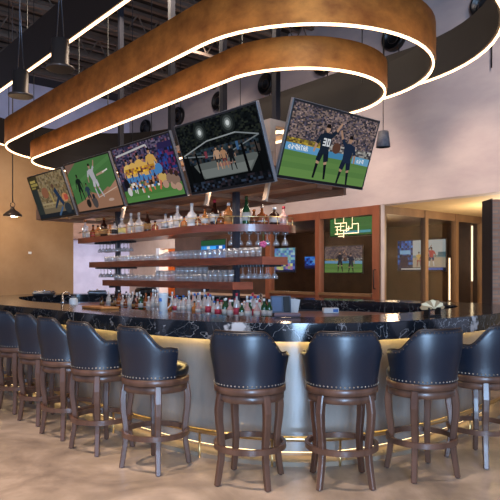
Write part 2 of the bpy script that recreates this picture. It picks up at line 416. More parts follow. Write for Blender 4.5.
# ------------------------------------------------------------------ canopy, posts and screen frame over the bar
m=MB()
zc=2.40
can=empty('screen_canopy',A(0,0,0),0,'slatted brown timber canopy under the screens over the bottle shelf','canopy')
def L0(t,n): p=D*t+NN*n; return Vector((p.x,p.y))
n0=-.95; k=0
while n0<.58:
    n1=n0+.24
    ts=.15-(.15+.3)*max(0,(n0+.85)/1.4)
    m=MB(); m.prism([L0(ts,n0),L0(5.5,n0),L0(5.5,n1),L0(ts,n1)],zc+(.0 if k%2 else .045),zc+.09)
    m.build('canopy_board',M['canopy'],can); n0+=.255; k+=1
for t in (-.22,1.1,2.5,3.9,5.4):
    m=MB(); m.prism([L0(t,-.93+(.1 if t<0 else 0)),L0(t,.56),L0(t+.09,.56),L0(t+.09,-.93+(.1 if t<0 else 0))],zc-.05,zc-.002); 
    if t>0: m.build('cross_batten',M['canopy'],can)
m=MB(); m.prism([L0(-.3,.56),L0(5.5,.56),L0(5.5,.6),L0(-.3,.6)],zc-.04,zc+.2); m.build('fascia',M['canopy'],can)
m=MB(); m.prism([L0(.15,-.99),L0(5.5,-.99),L0(5.5,-.95),L0(.15,-.95)],zc-.03,zc+.2); m.build('fascia',M['canopy'],can)
fr=empty('box_truss',A(0,0,0),0,'pale box frame standing on the canopy behind the screens','truss')
def bx(mb,t0,t1,n0,n1,z0,z1): mb.prism([L0(t0,n0),L0(t1,n0),L0(t1,n1),L0(t0,n1)],z0,z1)
for t in (.39,1.6,3.1,4.6):
    for n in (-.03,-.65):
        m=MB(); bx(m,t-.04,t+.04,n-.04,n+.04,zc+.09,3.06); m.build('frame_post',M['pale_wood'],fr)
for n in (-.03,-.65):
    m=MB(); bx(m,.35,4.64,n-.04,n+.04,3.06,3.13); m.build('frame_beam',M['pale_wood'],fr)
for t in (.39,1.6,3.1,4.6):
    m=MB(); bx(m,t-.04,t+.04,-.61,-.07,3.06,3.13); m.build('frame_beam',M['pale_wood'],fr)
for n in (-.1,-.58):
    m=MB(); bx(m,.55,1.5,n-.015,n+.015,3.035,3.055); m.build('led_strip',M['led_small'],fr)
m=MB(); bx(m,.46,.5,-.5,-.2,3.035,3.055); m.build('led_strip',M['led_small'],fr)
# square posts from the roof: long ones also carry the shelves
def post(t,n,z0,z1,w_,name,label,cat):
    m=MB(); p=A(t,n); m.box((0,0,(z1-z0)/2),(w_,w_,z1-z0),0,AX); m.box((0,0,.01),(w_*1.5,w_*1.5,.02),0,AX)
    o=m.build(name,M['steel_dark'],None,(p[0],p[1],z0)); tag(o,label,cat)
post(.944,0,1.001,zc-.001,.062,'shelf_post','dark steel post of the bottle shelves near their right end','post')
post(3.79,0,1.001,zc-.001,.062,'shelf_post','dark steel post of the bottle shelves near their left end','post')
post(.70,-.40,3.14,ZC,.07,'ceiling_post','dark square post dropping from the roof nearest the soccer screen','post')
post(1.6,-.32,3.14,ZC,.07,'ceiling_post','dark square post dropping from the roof, second from the right','post')
post(2.35,-.03,3.14,ZC,.07,'ceiling_post','dark square post dropping from the roof above the cage fight screen','post')
post(4.3,-.32,3.14,ZC,.07,'ceiling_post','dark square post dropping from the roof at the left end of the rings','post')

# ------------------------------------------------------------------ screens
def sat(c,k=.80,g=.88):
    l=.25*c[0]+.65*c[1]+.1*c[2]
    return tuple((l+(x-l)*k)*g for x in c[:3])
class Pic:
    def __init__(s,W,H): s.W=W; s.H=H; s.mb=MB(); s.k=0
    def poly(s,pts,col):
        s.k+=1; y=-.0004-.00012*s.k
        c=sat(lin(col)) if isinstance(col,str) else col
        s.mb.add([((u-.5)*s.W,y,(v-.5)*s.H) for u,v in [(min(1,max(0,u)),min(1,max(0,v))) for u,v in pts]],[tuple(range(len(pts)))],0,False,None,c)
    def rect(s,u0,v0,u1,v1,col): s.poly([(u0,v0),(u1,v0),(u1,v1),(u0,v1)],col)
    def ell(s,u,v,ru,rv,col,n=12): s.poly([(u+ru*math.cos(2*PI*i/n),v+rv*math.sin(2*PI*i/n)) for i in range(n)],col)
    def limb(s,a,b,w0,w1,col):
        ax,ay=a[0]*s.W,a[1]*s.H; bx_,by=b[0]*s.W,b[1]*s.H
        dx,dy=bx_-ax,by-ay; l=math.hypot(dx,dy) or 1; nx,ny=-dy/l,dx/l
        P=[(ax+nx*w0,ay+ny*w0),(bx_+nx*w1,by+ny*w1),(bx_-nx*w1,by-ny*w1),(ax-nx*w0,ay-ny*w0)]
        s.poly([(x/s.W,y/s.H) for x,y in P],col)
    def crowd(s,u0,v0,u1,v1,nu,nv,cols,rnd,jit=.3):
        s.k+=1; y=-.0004-.00012*s.k
        for i in range(nu):
            for j in range(nv):
                c=lin(rnd.choice(cols)); f=rnd.uniform(1-jit,1+jit)
                a=u0+(u1-u0)*i/nu; b=u0+(u1-u0)*(i+1)/nu; cc=v0+(v1-v0)*j/nv; d=v0+(v1-v0)*(j+1)/nv
                s.mb.add([((p-.5)*s.W,y,(q-.5)*s.H) for p,q in ((a,cc),(b,cc),(b,d),(a,d))],[(0,1,2,3)],0,False,None,(c[0]*f,c[1]*f,c[2]*f))
    # block lettering on a 3x5 grid
    GL={'a':'000,011,101,101,011','i':'010,000,010,010,010','r':'000,110,101,100,100','Q':'111,101,101,111,001','A':'010,101,111,101,101','T':'111,010,010,010,010','R':'110,101,110,101,101','3':'111,001,111,001,111','0':'111,101,101,101,111','E':'111,100,110,100,111','S':'111,100,111,001,111','P':'110,101,110,100,100','N':'101,111,111,111,101'}
    def text(s,t,u,v,h,col):
        cw=h*s.H/s.W*.2
        for ch in t:
            g=s.GL.get(ch)
            if g:
                for r_,row in enumerate(g.split(',')):
                    for c_,b in enumerate(row):
                        if b=='1': s.rect(u+c_*cw,v+h-(r_+1)*h/5,u+(c_+1)*cw*1.0,v+h-r_*h/5,col); s.k-=1
            u+=cw*(2.4 if ch=='i' else 3.7)
        s.k+=1
def player(P,u,v,h,shirt,short,skin,sock,arms='down',lean=0,num=None):
    """standing figure, feet at (u,v), height h in picture units"""
    q=P.H/P.W; w=h*q
    hip=(u+lean*.5*w,v+h*.48); sh=(u+lean*w,v+h*.80)
    for sgn in (-1,1):
        kn=(hip[0]+sgn*.11*w,v+h*.27); ft=(u+sgn*.15*w,v)
        P.limb((hip[0]+sgn*.05*w,hip[1]),kn,.05*h*P.H,.04*h*P.H,skin); P.limb(kn,ft,.038*h*P.H,.026*h*P.H,sock)
        P.limb((hip[0]+sgn*.06*w,hip[1]+.02*h),(kn[0],kn[1]+.05*h),.07*h*P.H,.062*h*P.H,short)
    P.poly([(hip[0]-.11*w,hip[1]-.02*h),(hip[0]+.11*w,hip[1]-.02*h),(sh[0]+.15*w,sh[1]),(sh[0]+.05*w,sh[1]+.04*h),(sh[0]-.05*w,sh[1]+.04*h),(sh[0]-.15*w,sh[1])],shirt)
    P.ell(sh[0],sh[1]+.12*h,.06*w,.075*h,skin); P.poly([(sh[0]-.06*w,sh[1]+.13*h),(sh[0]+.06*w,sh[1]+.13*h),(sh[0]+.045*w,sh[1]+.2*h),(sh[0]-.045*w,sh[1]+.2*h)],'1a1412')
    for sgn in (-1,1):
        if arms=='down' or (arms=='upR' and sgn<0) or (arms=='upL' and sgn>0):
            el=(sh[0]+sgn*.22*w,sh[1]-.17*h); hd=(sh[0]+sgn*.25*w,sh[1]-.33*h)
        else: el=(sh[0]+sgn*.24*w,sh[1]+.10*h); hd=(sh[0]+sgn*.34*w,sh[1]+.26*h)
        P.limb((sh[0]+sgn*.12*w,sh[1]-.01*h),el,.045*h*P.H,.036*h*P.H,shirt); P.limb(el,hd,.03*h*P.H,.022*h*P.H,skin)
def pic_soccer(W,H,text=True):
    P=Pic(W,H); rn=random.Random(3)
    P.rect(0,0,1,1,'4a4448'); P.crowd(0,.5,1,1,56,26,['3a363c','5c5054','6e5f60','2c2a32','8a7672','4a4656','75645c'],rn,.35)
    P.rect(0,.40,1,.52,'6e5a30'); P.crowd(0,.45,.42,.53,18,4,['9a8430','a88f38','5a4a2c','7a6a34'],rn)
    P.crowd(.42,.44,1,.54,24,4,['8a8884','5e5a58','a09c98','3c3a40'],rn)
    P.rect(0,0,1,.40,'4f8032'); P.rect(0,0,1,.12,'5c8c36'); P.rect(0,.2,1,.28,'568634')
    P.poly([(0,.36),(.4,.345),(.4,.45),(0,.46)],'4a9ad0'); P.poly([(.48,.35),(.66,.35),(.66,.44),(.48,.44)],'2a86b8'); P.poly([(.78,.33),(1,.32),(1,.43),(.78,.44)],'5aa2cc')
    if text: P.text('airQATAR',.03,.375,.07,'e8eef4'); P.text('airQ',.84,.345,.065,'dde6ee')
    P.ell(.56,.5,.05,.08,'5e3a2c')
    player(P,.43,.03,.78,'182436','162030','b5886a','15181f','upR',-.03)
    player(P,.715,-.02,.74,'1a2a44','182238','a87e62','171b24','upL',-.02)
    if text: P.text('30',.39,.50,.11,'d8dce2')
    return P
def pic_cage(W,H):
    P=Pic(W,H); rn=random.Random(5)
    P.rect(0,0,1,1,'0c0f11'); P.crowd(0,.55,1,1,44,18,['0c0f11','101416','181c1c','0a0c0e','20241f'],rn)
    for u,v in ((.30,.84),(.66,.87)):
        for r_,c in ((.085,'1c2222'),(.06,'39403f'),(.04,'6d7574'),(.022,'c8d0d0')): P.ell(u,v,r_,r_*1.75,c,16)
    P.poly([(.22,.16),(.80,.16),(.93,.38),(.62,.5),(.40,.5),(.12,.38)],'59605e'); P.poly([(.24,.17),(.78,.17),(.86,.30),(.16,.30)],'6f7673')
    P.poly([(.45,.3),(.6,.3),(.62,.35),(.44,.35)],'8c5c56')
    P.crowd(.06,.40,.95,.60,36,6,['1c2428','28343a','101518','3a3432','1f2a38'],rn)
    P.limb((.02,.56),(.36,.70),.006,.006,'8f979a'); P.limb((.36,.70),(.72,.72),.006,.006,'8f979a'); P.limb((.72,.72),(.97,.62),.006,.006,'7d868a')
    P.limb((.02,.54),(.40,.47),.006,.005,'6d767a'); P.limb((.40,.47),(.62,.48),.005,.005,'6d767a'); P.limb((.62,.48),(.97,.62),.005,.006,'6d767a')
    for u,w_ in ((.20,.018),(.78,.02),(.08,.012),(.93,.012)): P.limb((u,.08),(u-.02,.56),w_,w_*.8,'0a0b0d')
    player(P,.45,.26,.34,'b58a68','2a2c30','b58a68','b58a68','down'); player(P,.53,.26,.32,'a87850','6a2c2c','a87850','a87850','down'); player(P,.62,.22,.36,'14161a','14161a','9a745c','14161a','down')
    P.rect(.30,.46,.335,.56,'7a3040'); P.rect(.70,.48,.73,.60,'2e5a86')
    P.rect(0,0,1,.12,'0b0c10'); P.crowd(.05,.0,1,.13,34,4,['0b0c10','15181f','2a3444','0d1014','242026'],rn)
    return P
def pic_team(W,H):
    P=Pic(W,H); rn=random.Random(9)
    P.rect(0,0,1,1,'25263c'); P.crowd(0,.35,1,1,40,22,['23243a','33314c','4a3f5a','1b1c2c','5c5468','302a3c','6e4450'],rn)
    P.rect(.78,.45,1,.9,'2a2250'); P.crowd(.75,.45,1,.8,10,8,['2a2450','5a2448','223a78','1c1c30'],rn)
    P.rect(0,0,1,.22,'3e7a28'); P.rect(0,0,1,.1,'468430')
    P.limb((.04,.86),(.60,.93),.011,.011,'b9b6b8'); P.limb((.60,.93),(.68,.55),.011,.010,'b9b6b8')
    for u,hh,v in ((.16,.62,.16),(.30,.66,.14),(.43,.70,.14),(.62,.70,.18),(.52,.6,.16)):
        player(P,u,v,hh,rn.choice(['d9a428','cf9a24','e0b23a']),'2f7ec0','b07a58',rn.choice(['c8c4bc','d86a30']),'down',rn.uniform(-.1,.1))
    P.crowd(.14,.22,.70,.34,16,3,['6a4a38','2f6ca8','2a2420','9a7054','3e5a3a','c8c0b8'],rn,.3)
    P.crowd(.14,.50,.66,.60,15,3,['c0922c','a87a28','8a5a40','d0a034','5a3a30'],rn,.25)
    for u,v in ((.74,.34),(.86,.30),(.93,.26)):
        P.ell(u,v,.07,.09,'caa23c' if u<.8 else '8a6a58'); P.ell(u+.02,v-.12,.05,.07,'b58a70'); P.ell(u+.03,v+.1,.03,.05,'3c2620')
    P.ell(.72,.50,.06,.09,'2f7ec0'); P.ell(.1,.34,.05,.10,'18161f'); P.ell(.12,.2,.04,.08,'c8c6c8'); P.limb((.7,.3),(.66,.15),.02,.014,'c86034')
    P.ell(.42,.06,.012,.02,'e0e0e0')
    return P
def pic_baseball(W,H):
    P=Pic(W,H)
    P.rect(0,0,1,1,'3c7232'); P.poly([(0,.8),(.25,1),(0,1)],'7c5a4a'); P.poly([(.0,.55),(1,.98),(1,.90),(.0,.45)],'447c38')
    P.poly([(0,0),(1,0),(1,.30),(.80,.40),(.60,.28),(.42,.36),(.2,.22),(0,.15)],'9a6a4c'); P.poly([(.75,.30),(1,.50),(1,.30)],'a8765a')
    P.limb((.55,.22),(.98,.36),.006,.006,'c8a890'); P.ell(.8,.14,.06,.03,'b89684')
    player(P,.62,.22,.70,'a8a6ae','b4b2ba','a07a60','a8a6ae','upR',-.22)
    P.limb((.64,.66),(.82,.70),.012,.016,'a8866c'); P.limb((.78,.69),(.90,.73),.006,.010,'d6cfc8')
    player(P,.20,.22,.55,'16221c','141c18','3a2a22','141a18','down'); player(P,.36,.10,.46,'2a3a4c','303238','6a4a3a','303238','down')
    P.ell(.45,.14,.06,.12,'4a4444'); P.ell(.45,.27,.03,.05,'22262c'); P.ell(.30,.14,.05,.09,'26221f')
    return P
def pic_yellow(W,H):
    P=Pic(W,H); rn=random.Random(2)
    P.rect(0,0,1,1,'6e5e44'); P.crowd(.2,.25,1,1,22,16,['7c6a4c','6a583e','86745a','5a4c38','75684e'],rn,.15)
    P.rect(0,0,.18,.70,'2c3230'); P.rect(0,.70,.26,1,'3c3420'); P.rect(.04,.86,.2,.92,'a8902c'); P.rect(.04,.78,.24,.84,'98842c'); P.rect(.04,.72,.16,.76,'8a7828')
    P.ell(.38,.58,.10,.13,'8c5434'); P.rect(.2,.30,.6,.34,'a08a5c'); P.rect(.22,.22,.62,.26,'8c7850')
    P.limb((.66,.62),(.80,.25),.05,.035,'1f3450'); P.limb((.74,.45),(.55,.2),.03,.02,'24344a'); P.ell(.64,.7,.035,.05,'5c4030')
    P.ell(.88,.40,.08,.10,'c8783a'); P.rect(.86,.34,.96,.46,'b8442c'); P.rect(0,0,1,.10,'20242a'); P.ell(.88,.16,.09,.12,'2c343c'); P.limb((.6,.02),(.75,.2),.02,.02,'3c5c80')
    P.limb((.50,.6),(.56,.3),.02,.016,'a88c34')
    return P
def pic_misc(W,H,kind):
    P=Pic(W,H); rn=random.Random(kind)
    if kind==1:
        P.rect(0,0,1,1,'5a8fae'); P.crowd(0,0,1,1,14,10,['5a9ab8','7ab0c8','4a6fae','88b8b8','6a7ec0','a0c0c8'],rn,.2); P.crowd(.2,0,1,.35,10,3,['b8c080','5a6cb0','a878a0','38408a'],rn); P.rect(0,0,1,.08,'202a50')
    elif kind==2:
        P.rect(0,0,1,1,'16328a'); P.crowd(0,.3,1,1,10,6,['1a3c9a','2a5ab8','102466','3c7ad0'],rn); P.ell(.7,.6,.25,.22,'5aa0d8'); P.rect(0,0,1,.2,'141c4c')
    elif kind==3:
        P.rect(0,0,1,1,'2f7a34'); P.rect(0,.0,1,.14,'226a2c'); P.rect(.3,.12,.85,.26,'3ca8c0'); P.rect(.1,.5,1,.53,'468a40')
    elif kind==4:
        P.rect(0,0,1,1,'10284e'); P.crowd(0,.2,.33,1,8,10,['123468','1c4c98','0e2040','2a68b0'],rn); P.rect(.05,.55,.28,.68,'6ab0e0'); P.ell(.15,.3,.09,.2,'1a1c40')
        P.rect(.33,.1,1,1,'a8b4b8'); P.rect(.33,.42,1,.50,'6e8a90'); P.rect(.33,.1,1,.42,'a89a84'); P.rect(.85,.45,1,.6,'3c6c7c')
        player(P,.46,.12,.50,'c8a040','a04040','9a7058','884038','down'); player(P,.53,.12,.42,'8c2c30','24406c','9a7058','303848','upR'); player(P,.72,.14,.62,'b03038','24406c','8a6048','c0c0c0','upL'); player(P,.63,.3,.5,'24406c','24305c','8a6048','303848','upR')
        P.rect(0,0,1,.1,'101c3c'); P.rect(.08,.04,.5,.07,'d0d8e0'); P.rect(.6,.02,.95,.09,'2c5cc0')
    elif kind==5:
        P.rect(0,0,1,1,'1c6cc0'); P.rect(0,.78,1,1,'1f5a34'); P.crowd(0,.3,1,.75,8,4,['2a8ae0','3c9ae8','1c5cb0','e0ecf4'],rn); P.rect(0,0,1,.22,'3ab0c0'); P.rect(.05,.06,.9,.14,'9adce0')
    return P
def screen(loc,yaw,pitch,W,H,pic,label,group=None,bracket=True,name='television'):
    r=empty(name,loc,0,label,'television',group); r.rotation_mode='XYZ'
    r.matrix_basis=Matrix.Translation(loc)@Matrix.Rotation(yaw,4,'Z')@Matrix.Rotation(pitch,4,'X')
    m=MB(); m.box((0,.022,0),(W,.036,H),0,0,None,.004); 
    m.box((0,.055,-.02),(W*.6,.04,H*.6),0,0,None,.01)
    m.build('housing',M['black'],r)
    m=MB(); b=.019
    for c,d in (((0,.022,H/2+.002),(W+.008,.03,.004)),((0,.022,-H/2-.002),(W+.008,.03,.004)),((W/2+.002,.022,0),(.004,.03,H)),((-W/2-.002,.022,0),(.004,.03,H))): m.box(c,d)
    m.build('bezel',M['bezel'],r)
    p=pic(W-2*b,H-2*b-.008)
    # lift the picture just in front of the housing
    o=p.mb.build('screen',M['screen'],r,(0,.0035,.004))
    if bracket:
        m=MB(); m.box((0,.10,-.02),(.30,.06,.30)); m.box((0,.16,-.05),(.08,.12,.08)); m.build('wall_bracket',M['steel_dark'],r)
    return r
W_,H_=1.24,.71
TVS=[((-3.03,9.10,2.645),-48,20,pic_yellow,'leftmost tilted television, brownish picture with yellow text'),
((-2.11,8.04,2.655),-47.5,19.8,pic_baseball,'tilted television showing a baseball batter on green grass'),
((-1.19,6.90,2.64),-48,20,pic_team,'tilted television showing a soccer team in yellow shirts and blue shorts'),
((-.28,5.73,2.62),-48.1,18.7,pic_cage,'tilted television showing a dark arena cage fight'),
((.785,5.78,2.675),41,18.8,pic_soccer,'tilted television nearest the right showing two soccer players in navy, number 30')]
for l,y,p,f,lab in TVS:
    screen(l,R(y),R(p),W_,H_,f,lab)
# pale brackets seen in the gaps below the screens
for t,n,lab in ((.06,.3,'below the gap right of the cage fight screen'),(.78,.5,'below the gap left of the cage fight screen'),(2.65,.5,'below the baseball screen')):
    p=A(t,n); m=MB()
    T=Matrix.Rotation(AX,4,'Z')@Matrix.Rotation(R(14),4,'X')
    m.box((0,0,-.07),(.055,.025,.20),0,0,T); m.box((0,0,-.178),(.045,.04,.014),0,0,T)
    o=m.build('hanging_bracket',M['pale_wood'],None,(p[0],p[1],2.37)); tag(o,'pale slanted bracket hanging under the canopy, '+lab,'bracket')

# ------------------------------------------------------------------ glazed partition and the room behind
part=empty('glass_partition',(0,0,0),0,'wooden framed glass partition with dark panes behind the bar','partition')
ZS=2.9
def stile(t,w_,s=0,z0=0,z1=ZS,along=True,mat_=None,d=.14):
    m=MB()
    if along: P=[Wp(t,-.02)[:2],Wp(t+w_,-.02)[:2],Wp(t+w_,d)[:2],Wp(t,d)[:2]]
    else: P=[Wp(-.02,s)[:2],Wp(-.02,s+w_)[:2],Wp(d,s+w_)[:2],Wp(d,s)[:2]]
    m.prism(P,z0,z1); return m.build('stile',mat_ or M['frame_wood'],part)
stile(3.40,.16); stile(1.70,.13); stile(.0,.18)
for t0,t1,n in ((.18,1.70,2),(1.83,3.40,1)):
    m=MB(); m.prism([Wp(t0,0)[:2],Wp(t1,0)[:2],Wp(t1,.12)[:2],Wp(t0,.12)[:2]],2.72,ZS); m.build('head_rail',M['frame_wood'],part)
    m=MB(); m.prism([Wp(t0,-.06)[:2],Wp(t1,-.06)[:2],Wp(t1,.12)[:2],Wp(t0,.12)[:2]],.98,1.04); m.build('sill',M['frame_tan'],part)
    m=MB(); m.prism([Wp(t0,.02)[:2],Wp(t1,.02)[:2],Wp(t1,.1)[:2],Wp(t0,.1)[:2]],0,.98); m.build('lower_panel',M['frame_wood'],part)
    m=MB(); m.prism([Wp(t0,.05)[:2],Wp(t1,.05)[:2],Wp(t1,.06)[:2],Wp(t0,.06)[:2]],1.06,2.72); m.build('glass_pane',M['pane'],part)
m=MB(); m.prism([Wp(-.05,.0)[:2],Wp(-.03,.0)[:2],Wp(-.03,.1)[:2],Wp(-.05,.1)[:2]],0,ZS); m.build('corner_trim',M['plaster'],part)
for s in (0,1.63,2.90,4.1): stile(0,.12 if s else .2,s,0,ZS,False,M['frame_tan'],.1)
for s0,s1 in ((.2,1.63),(1.75,2.90),(3.02,4.1)):
    m=MB(); m.prism([Wp(0,s0)[:2],Wp(0,s1)[:2],Wp(.09,s1)[:2],Wp(.09,s0)[:2]],2.73,ZS); m.build('head_rail',M['frame_tan'],part)
    m=MB(); m.prism([Wp(.01,s0)[:2],Wp(.01,s1)[:2],Wp(.08,s1)[:2],Wp(.08,s0)[:2]],0,.15); m.build('bottom_rail',M['frame_tan'],part)
    m=MB(); m.prism([Wp(.04,s0)[:2],Wp(.04,s1)[:2],Wp(.05,s1)[:2],Wp(.05,s0)[:2]],.15,2.73); m.build('glass_pane',M['pane'],part)
m=MB(); p=Wp(.10,-.08); q=Wp(.10,-.02)
m.tube([(q[0],q[1],1.15),(p[0],p[1],1.15),(p[0],p[1],1.55),(q[0],q[1],1.55)],.014,6); m.build('door_handle',M['black'],part)

yb=math.atan2(.645,.764)-0  # placeholder angle of the wall normal
YW=math.atan2(-D.y,-D.x)    # screens on walls parallel to the long axis face the bar
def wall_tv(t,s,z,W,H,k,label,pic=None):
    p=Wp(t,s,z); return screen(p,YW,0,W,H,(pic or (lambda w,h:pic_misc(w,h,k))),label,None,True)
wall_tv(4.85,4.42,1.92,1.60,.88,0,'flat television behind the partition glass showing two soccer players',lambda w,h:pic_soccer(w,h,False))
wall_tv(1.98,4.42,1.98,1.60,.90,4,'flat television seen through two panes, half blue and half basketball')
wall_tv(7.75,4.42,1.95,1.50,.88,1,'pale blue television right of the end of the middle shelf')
wall_tv(6.14,4.42,1.84,.85,.44,2,'small deep blue screen standing in for a reflection between two partition panes')  # small glowing screen added where the pane only mirrors one
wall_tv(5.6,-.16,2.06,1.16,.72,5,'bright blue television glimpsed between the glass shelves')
screen(Wp(1.42,.85,2.58),YW,0,1.5,.46,lambda w,h:pic_misc(w,h,3),'green glowing screen standing in for a reflection high in the partition glass')  # glowing screen added in place of a reflection in the glass
# glowing tubes added in place of a lattice-shaped reflection in the glass
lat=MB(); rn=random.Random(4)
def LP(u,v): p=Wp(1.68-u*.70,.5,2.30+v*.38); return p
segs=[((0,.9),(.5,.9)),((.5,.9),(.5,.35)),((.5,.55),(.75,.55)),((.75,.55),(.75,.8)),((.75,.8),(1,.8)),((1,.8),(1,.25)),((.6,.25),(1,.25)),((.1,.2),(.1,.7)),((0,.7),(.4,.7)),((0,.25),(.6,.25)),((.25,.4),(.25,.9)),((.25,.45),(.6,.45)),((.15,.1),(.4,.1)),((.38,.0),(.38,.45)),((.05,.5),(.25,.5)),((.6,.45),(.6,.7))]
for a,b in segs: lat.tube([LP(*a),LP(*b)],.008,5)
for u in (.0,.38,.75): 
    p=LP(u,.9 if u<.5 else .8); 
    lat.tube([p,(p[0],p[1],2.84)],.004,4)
o=lat.build('lattice_reflection',M['led_small']); tag(o,'maze of thin glowing tubes standing in for a reflection in the partition glass','light')
for s,t,z0,z1,lab in ((3.47,.5,.80,1.86,'shorter vertical light tube standing behind the partition panes'),(3.97,.17,1.28,2.68,'taller vertical light tube at the right end of the partition')):
    p=Wp(t,s); r=empty('light_tube',(p[0],p[1],0),0,lab,'light')
    m=MB(); m.tube([(0,0,z0),(0,0,z1)],.02,10); m.build('tube',M['led_tube'],r)
    m=MB(); m.box((0,.04,(z0+z1)/2),(.06,.03,z1-z0+.06)); m.box((0,.04,z0/2),(.05,.03,z0)); m.build('backing',M['frame_tan'],r)
# brick pillar
r=empty('brick_pillar',(3.62,9.0,0),0,'brick pillar end with dark steel edge at the right edge of the photo','pillar')
m=MB(); m.box((.812,.17,1.29),(1.6,.34,2.58)); m.build('brickwork',M['brick'],r)
m=MB(); m.box((.005,.17,1.29),(.012,.38,2.60)); m.build('steel_edge',M['ring_edge'],r)
# plate on tan wall
p=Vector((-4.12,14.0))+NN*1.02-D*.012; m=MB(); m.box((0,0,0),(.07,.015,.05),0,AX+PI/2,None,.004); o=m.build('wall_plate',M['white'],None,(p.x,p.y,1.93)); tag(o,'small white wall plate on the tan wall','wall plate')

# ------------------------------------------------------------------ bar counter
def catmull(P,n=8,closed=True):
    P=[Vector(p) for p in P]; N=len(P); out=[]
    for i in range(N if closed else N-1):
        p0=P[i-1] if (closed or i>0) else P[0]; p1=P[i]; p2=P[(i+1)%N] ; p3=P[(i+2)%N] if closed else P[min(i+2,N-1)]
        for k in range(n):
            t=k/n; out.append(.5*((2*p1)+(p2-p0)*t+(2*p0-5*p1+4*p2-p3)*t*t+(3*p1-p0-3*p2+p3)*t**3))
    if not closed: out.append(P[-1])
    return out
OUT=catmull([(-4.25,9.6),(-4.1,8.85),(-3.55,7.75),(-2.90,7.0),(-2.2,6.27),(-1.45,5.47),(-.84,4.90),(-.38,4.58),(0,4.43),(.36,4.37),(.73,4.41),(1.17,4.60),(1.64,4.91),(2.02,5.24),(2.36,5.60),(2.75,6.10),(2.98,6.75),(2.85,7.45),(2.35,8.0),(1.45,8.72),(.2,9.6),(-1.2,10.65),(-2.3,11.3),(-3.4,11.25),(-4.05,10.5)],8)
def offset(P,d):
    N=len(P); o=[]
    for i in range(N):
        t=(P[(i+2)%N]-P[i-2]).normalized(); n=Vector((-t.y,t.x)); o.append(P[i]+n*d)
    return o
bar=empty('bar_counter',(0.4,7,0),0,'long curved bar counter topped with glossy black marble with white veins','bar counter')
def bb(mb,name,m_): 
    o=mb.build(name,m_,bar); o.location=(-.4,-7,0); return o
m=MB(); a=offset(OUT,0); b=offset(OUT,.64); m.band(offset(OUT,.006),b,1.094,1.10); m.band(a,b,.965,1.094); bb(m,'countertop',M['marble'])
m=MB(); m.band(offset(OUT,.30),offset(OUT,.36),.075,.964); bb(m,'base_panel',M['base'])
m=MB(); m.band(offset(OUT,.17),offset(OUT,.36),.0,.035); bb(m,'plinth',M['plinth'])
m=MB(); m.band(offset(OUT,.57),offset(OUT,.62),.0,.964); bb(m,'inner_panel',M['steel'])
m=MB(); m.band(offset(OUT,.255),offset(OUT,.275),.950,.963); bb(m,'led_strip',M['led_bar'])
m=MB(); m.band(offset(OUT,.312),offset(OUT,.335),.066,.0745); bb(m,'toe_led_strip',M['toe_led'])
m=MB(); m.band(offset(OUT,.34),offset(OUT,.355),.035,.074); bb(m,'toe_board',M['plinth'])
RA=offset(OUT,.16); m=MB(); m.tube([(p.x,p.y,.215) for p in RA],.021,10,closed=True); bb(m,'foot_rail',M['brass'])
RB=offset(OUT,.30)
for i in range(2,len(OUT),13):
    m=MB(); m.tube([(RA[i].x,RA[i].y,.2),(RA[i].x,RA[i].y,.0)],.009,8); bb(m,'rail_bracket',M['brass'])

# back bar island
isl=empty('back_bar',A(0,0,0),0,'long inner work counter in the middle of the bar carrying the bottles','counter')
def tow(pts): return [Vector(p)-C for p in pts]
IP=catmull([A(4.55,.45)[:2],A(3.2,.50)[:2],A(1.8,.52)[:2],A(.7,.52)[:2],(.0,6.02),(.7,6.0),(1.4,6.25),(1.75,6.8),(1.3,7.35),A(1.2,-.72)[:2],A(2.4,-.72)[:2],A(3.6,-.7)[:2],A(4.6,-.55)[:2]],6)
IP=[p-C for p in IP]
m=MB(); m.prism(IP,.965,1.0); m.build('worktop',M['redwood'],isl)
m=MB(); m.prism([p*.965 for p in IP],0,.964); m.build('cabinet',M['steel'],isl)

# ------------------------------------------------------------------ shelves
def wavy(pts,back,z0,z1,name,mat_,label,cat='shelf'):
    pass
shf=empty('bottle_shelf',(0,0,0),0,'top mahogany shelf with a rounded end, lined with liquor bottles','shelf')
front=catmull([(-2.76,9.62),(-2.1,8.86),(-1.5,8.14),(-.95,7.40),(-.6,7.0),(-.3,6.86),(-.02,6.82),(.25,6.86),(.44,6.95),(.54,7.10)],7,False)
backp=[Vector(p) for p in ((.53,7.22),(.42,7.32),(.2,7.30),(-.1,7.22),(-.35,7.40),(-.65,7.75),(-1.2,8.45),(-1.8,9.18),(-2.42,9.88),(-2.62,9.86))]
SP=front+backp
m=MB(); m.prism(SP,1.945,2.03,smooth=False); m.build('shelf_board',M['redwood'],shf)
fo=offset(front,0)
rl=[p+( (Vector((.05,7.1))-p).normalized()*.03) for p in front]
m=MB(); m.tube([(p.x,p.y,2.118) for p in rl],.0055,6); m.build('guard_rail',M['brass'],shf)
for i in range(2,len(rl),5):
    m=MB(); m.tube([(rl[i].x,rl[i].y,2.028),(rl[i].x,rl[i].y,2.118)],.006,6); m.build('rail_post',M['brass'],shf)
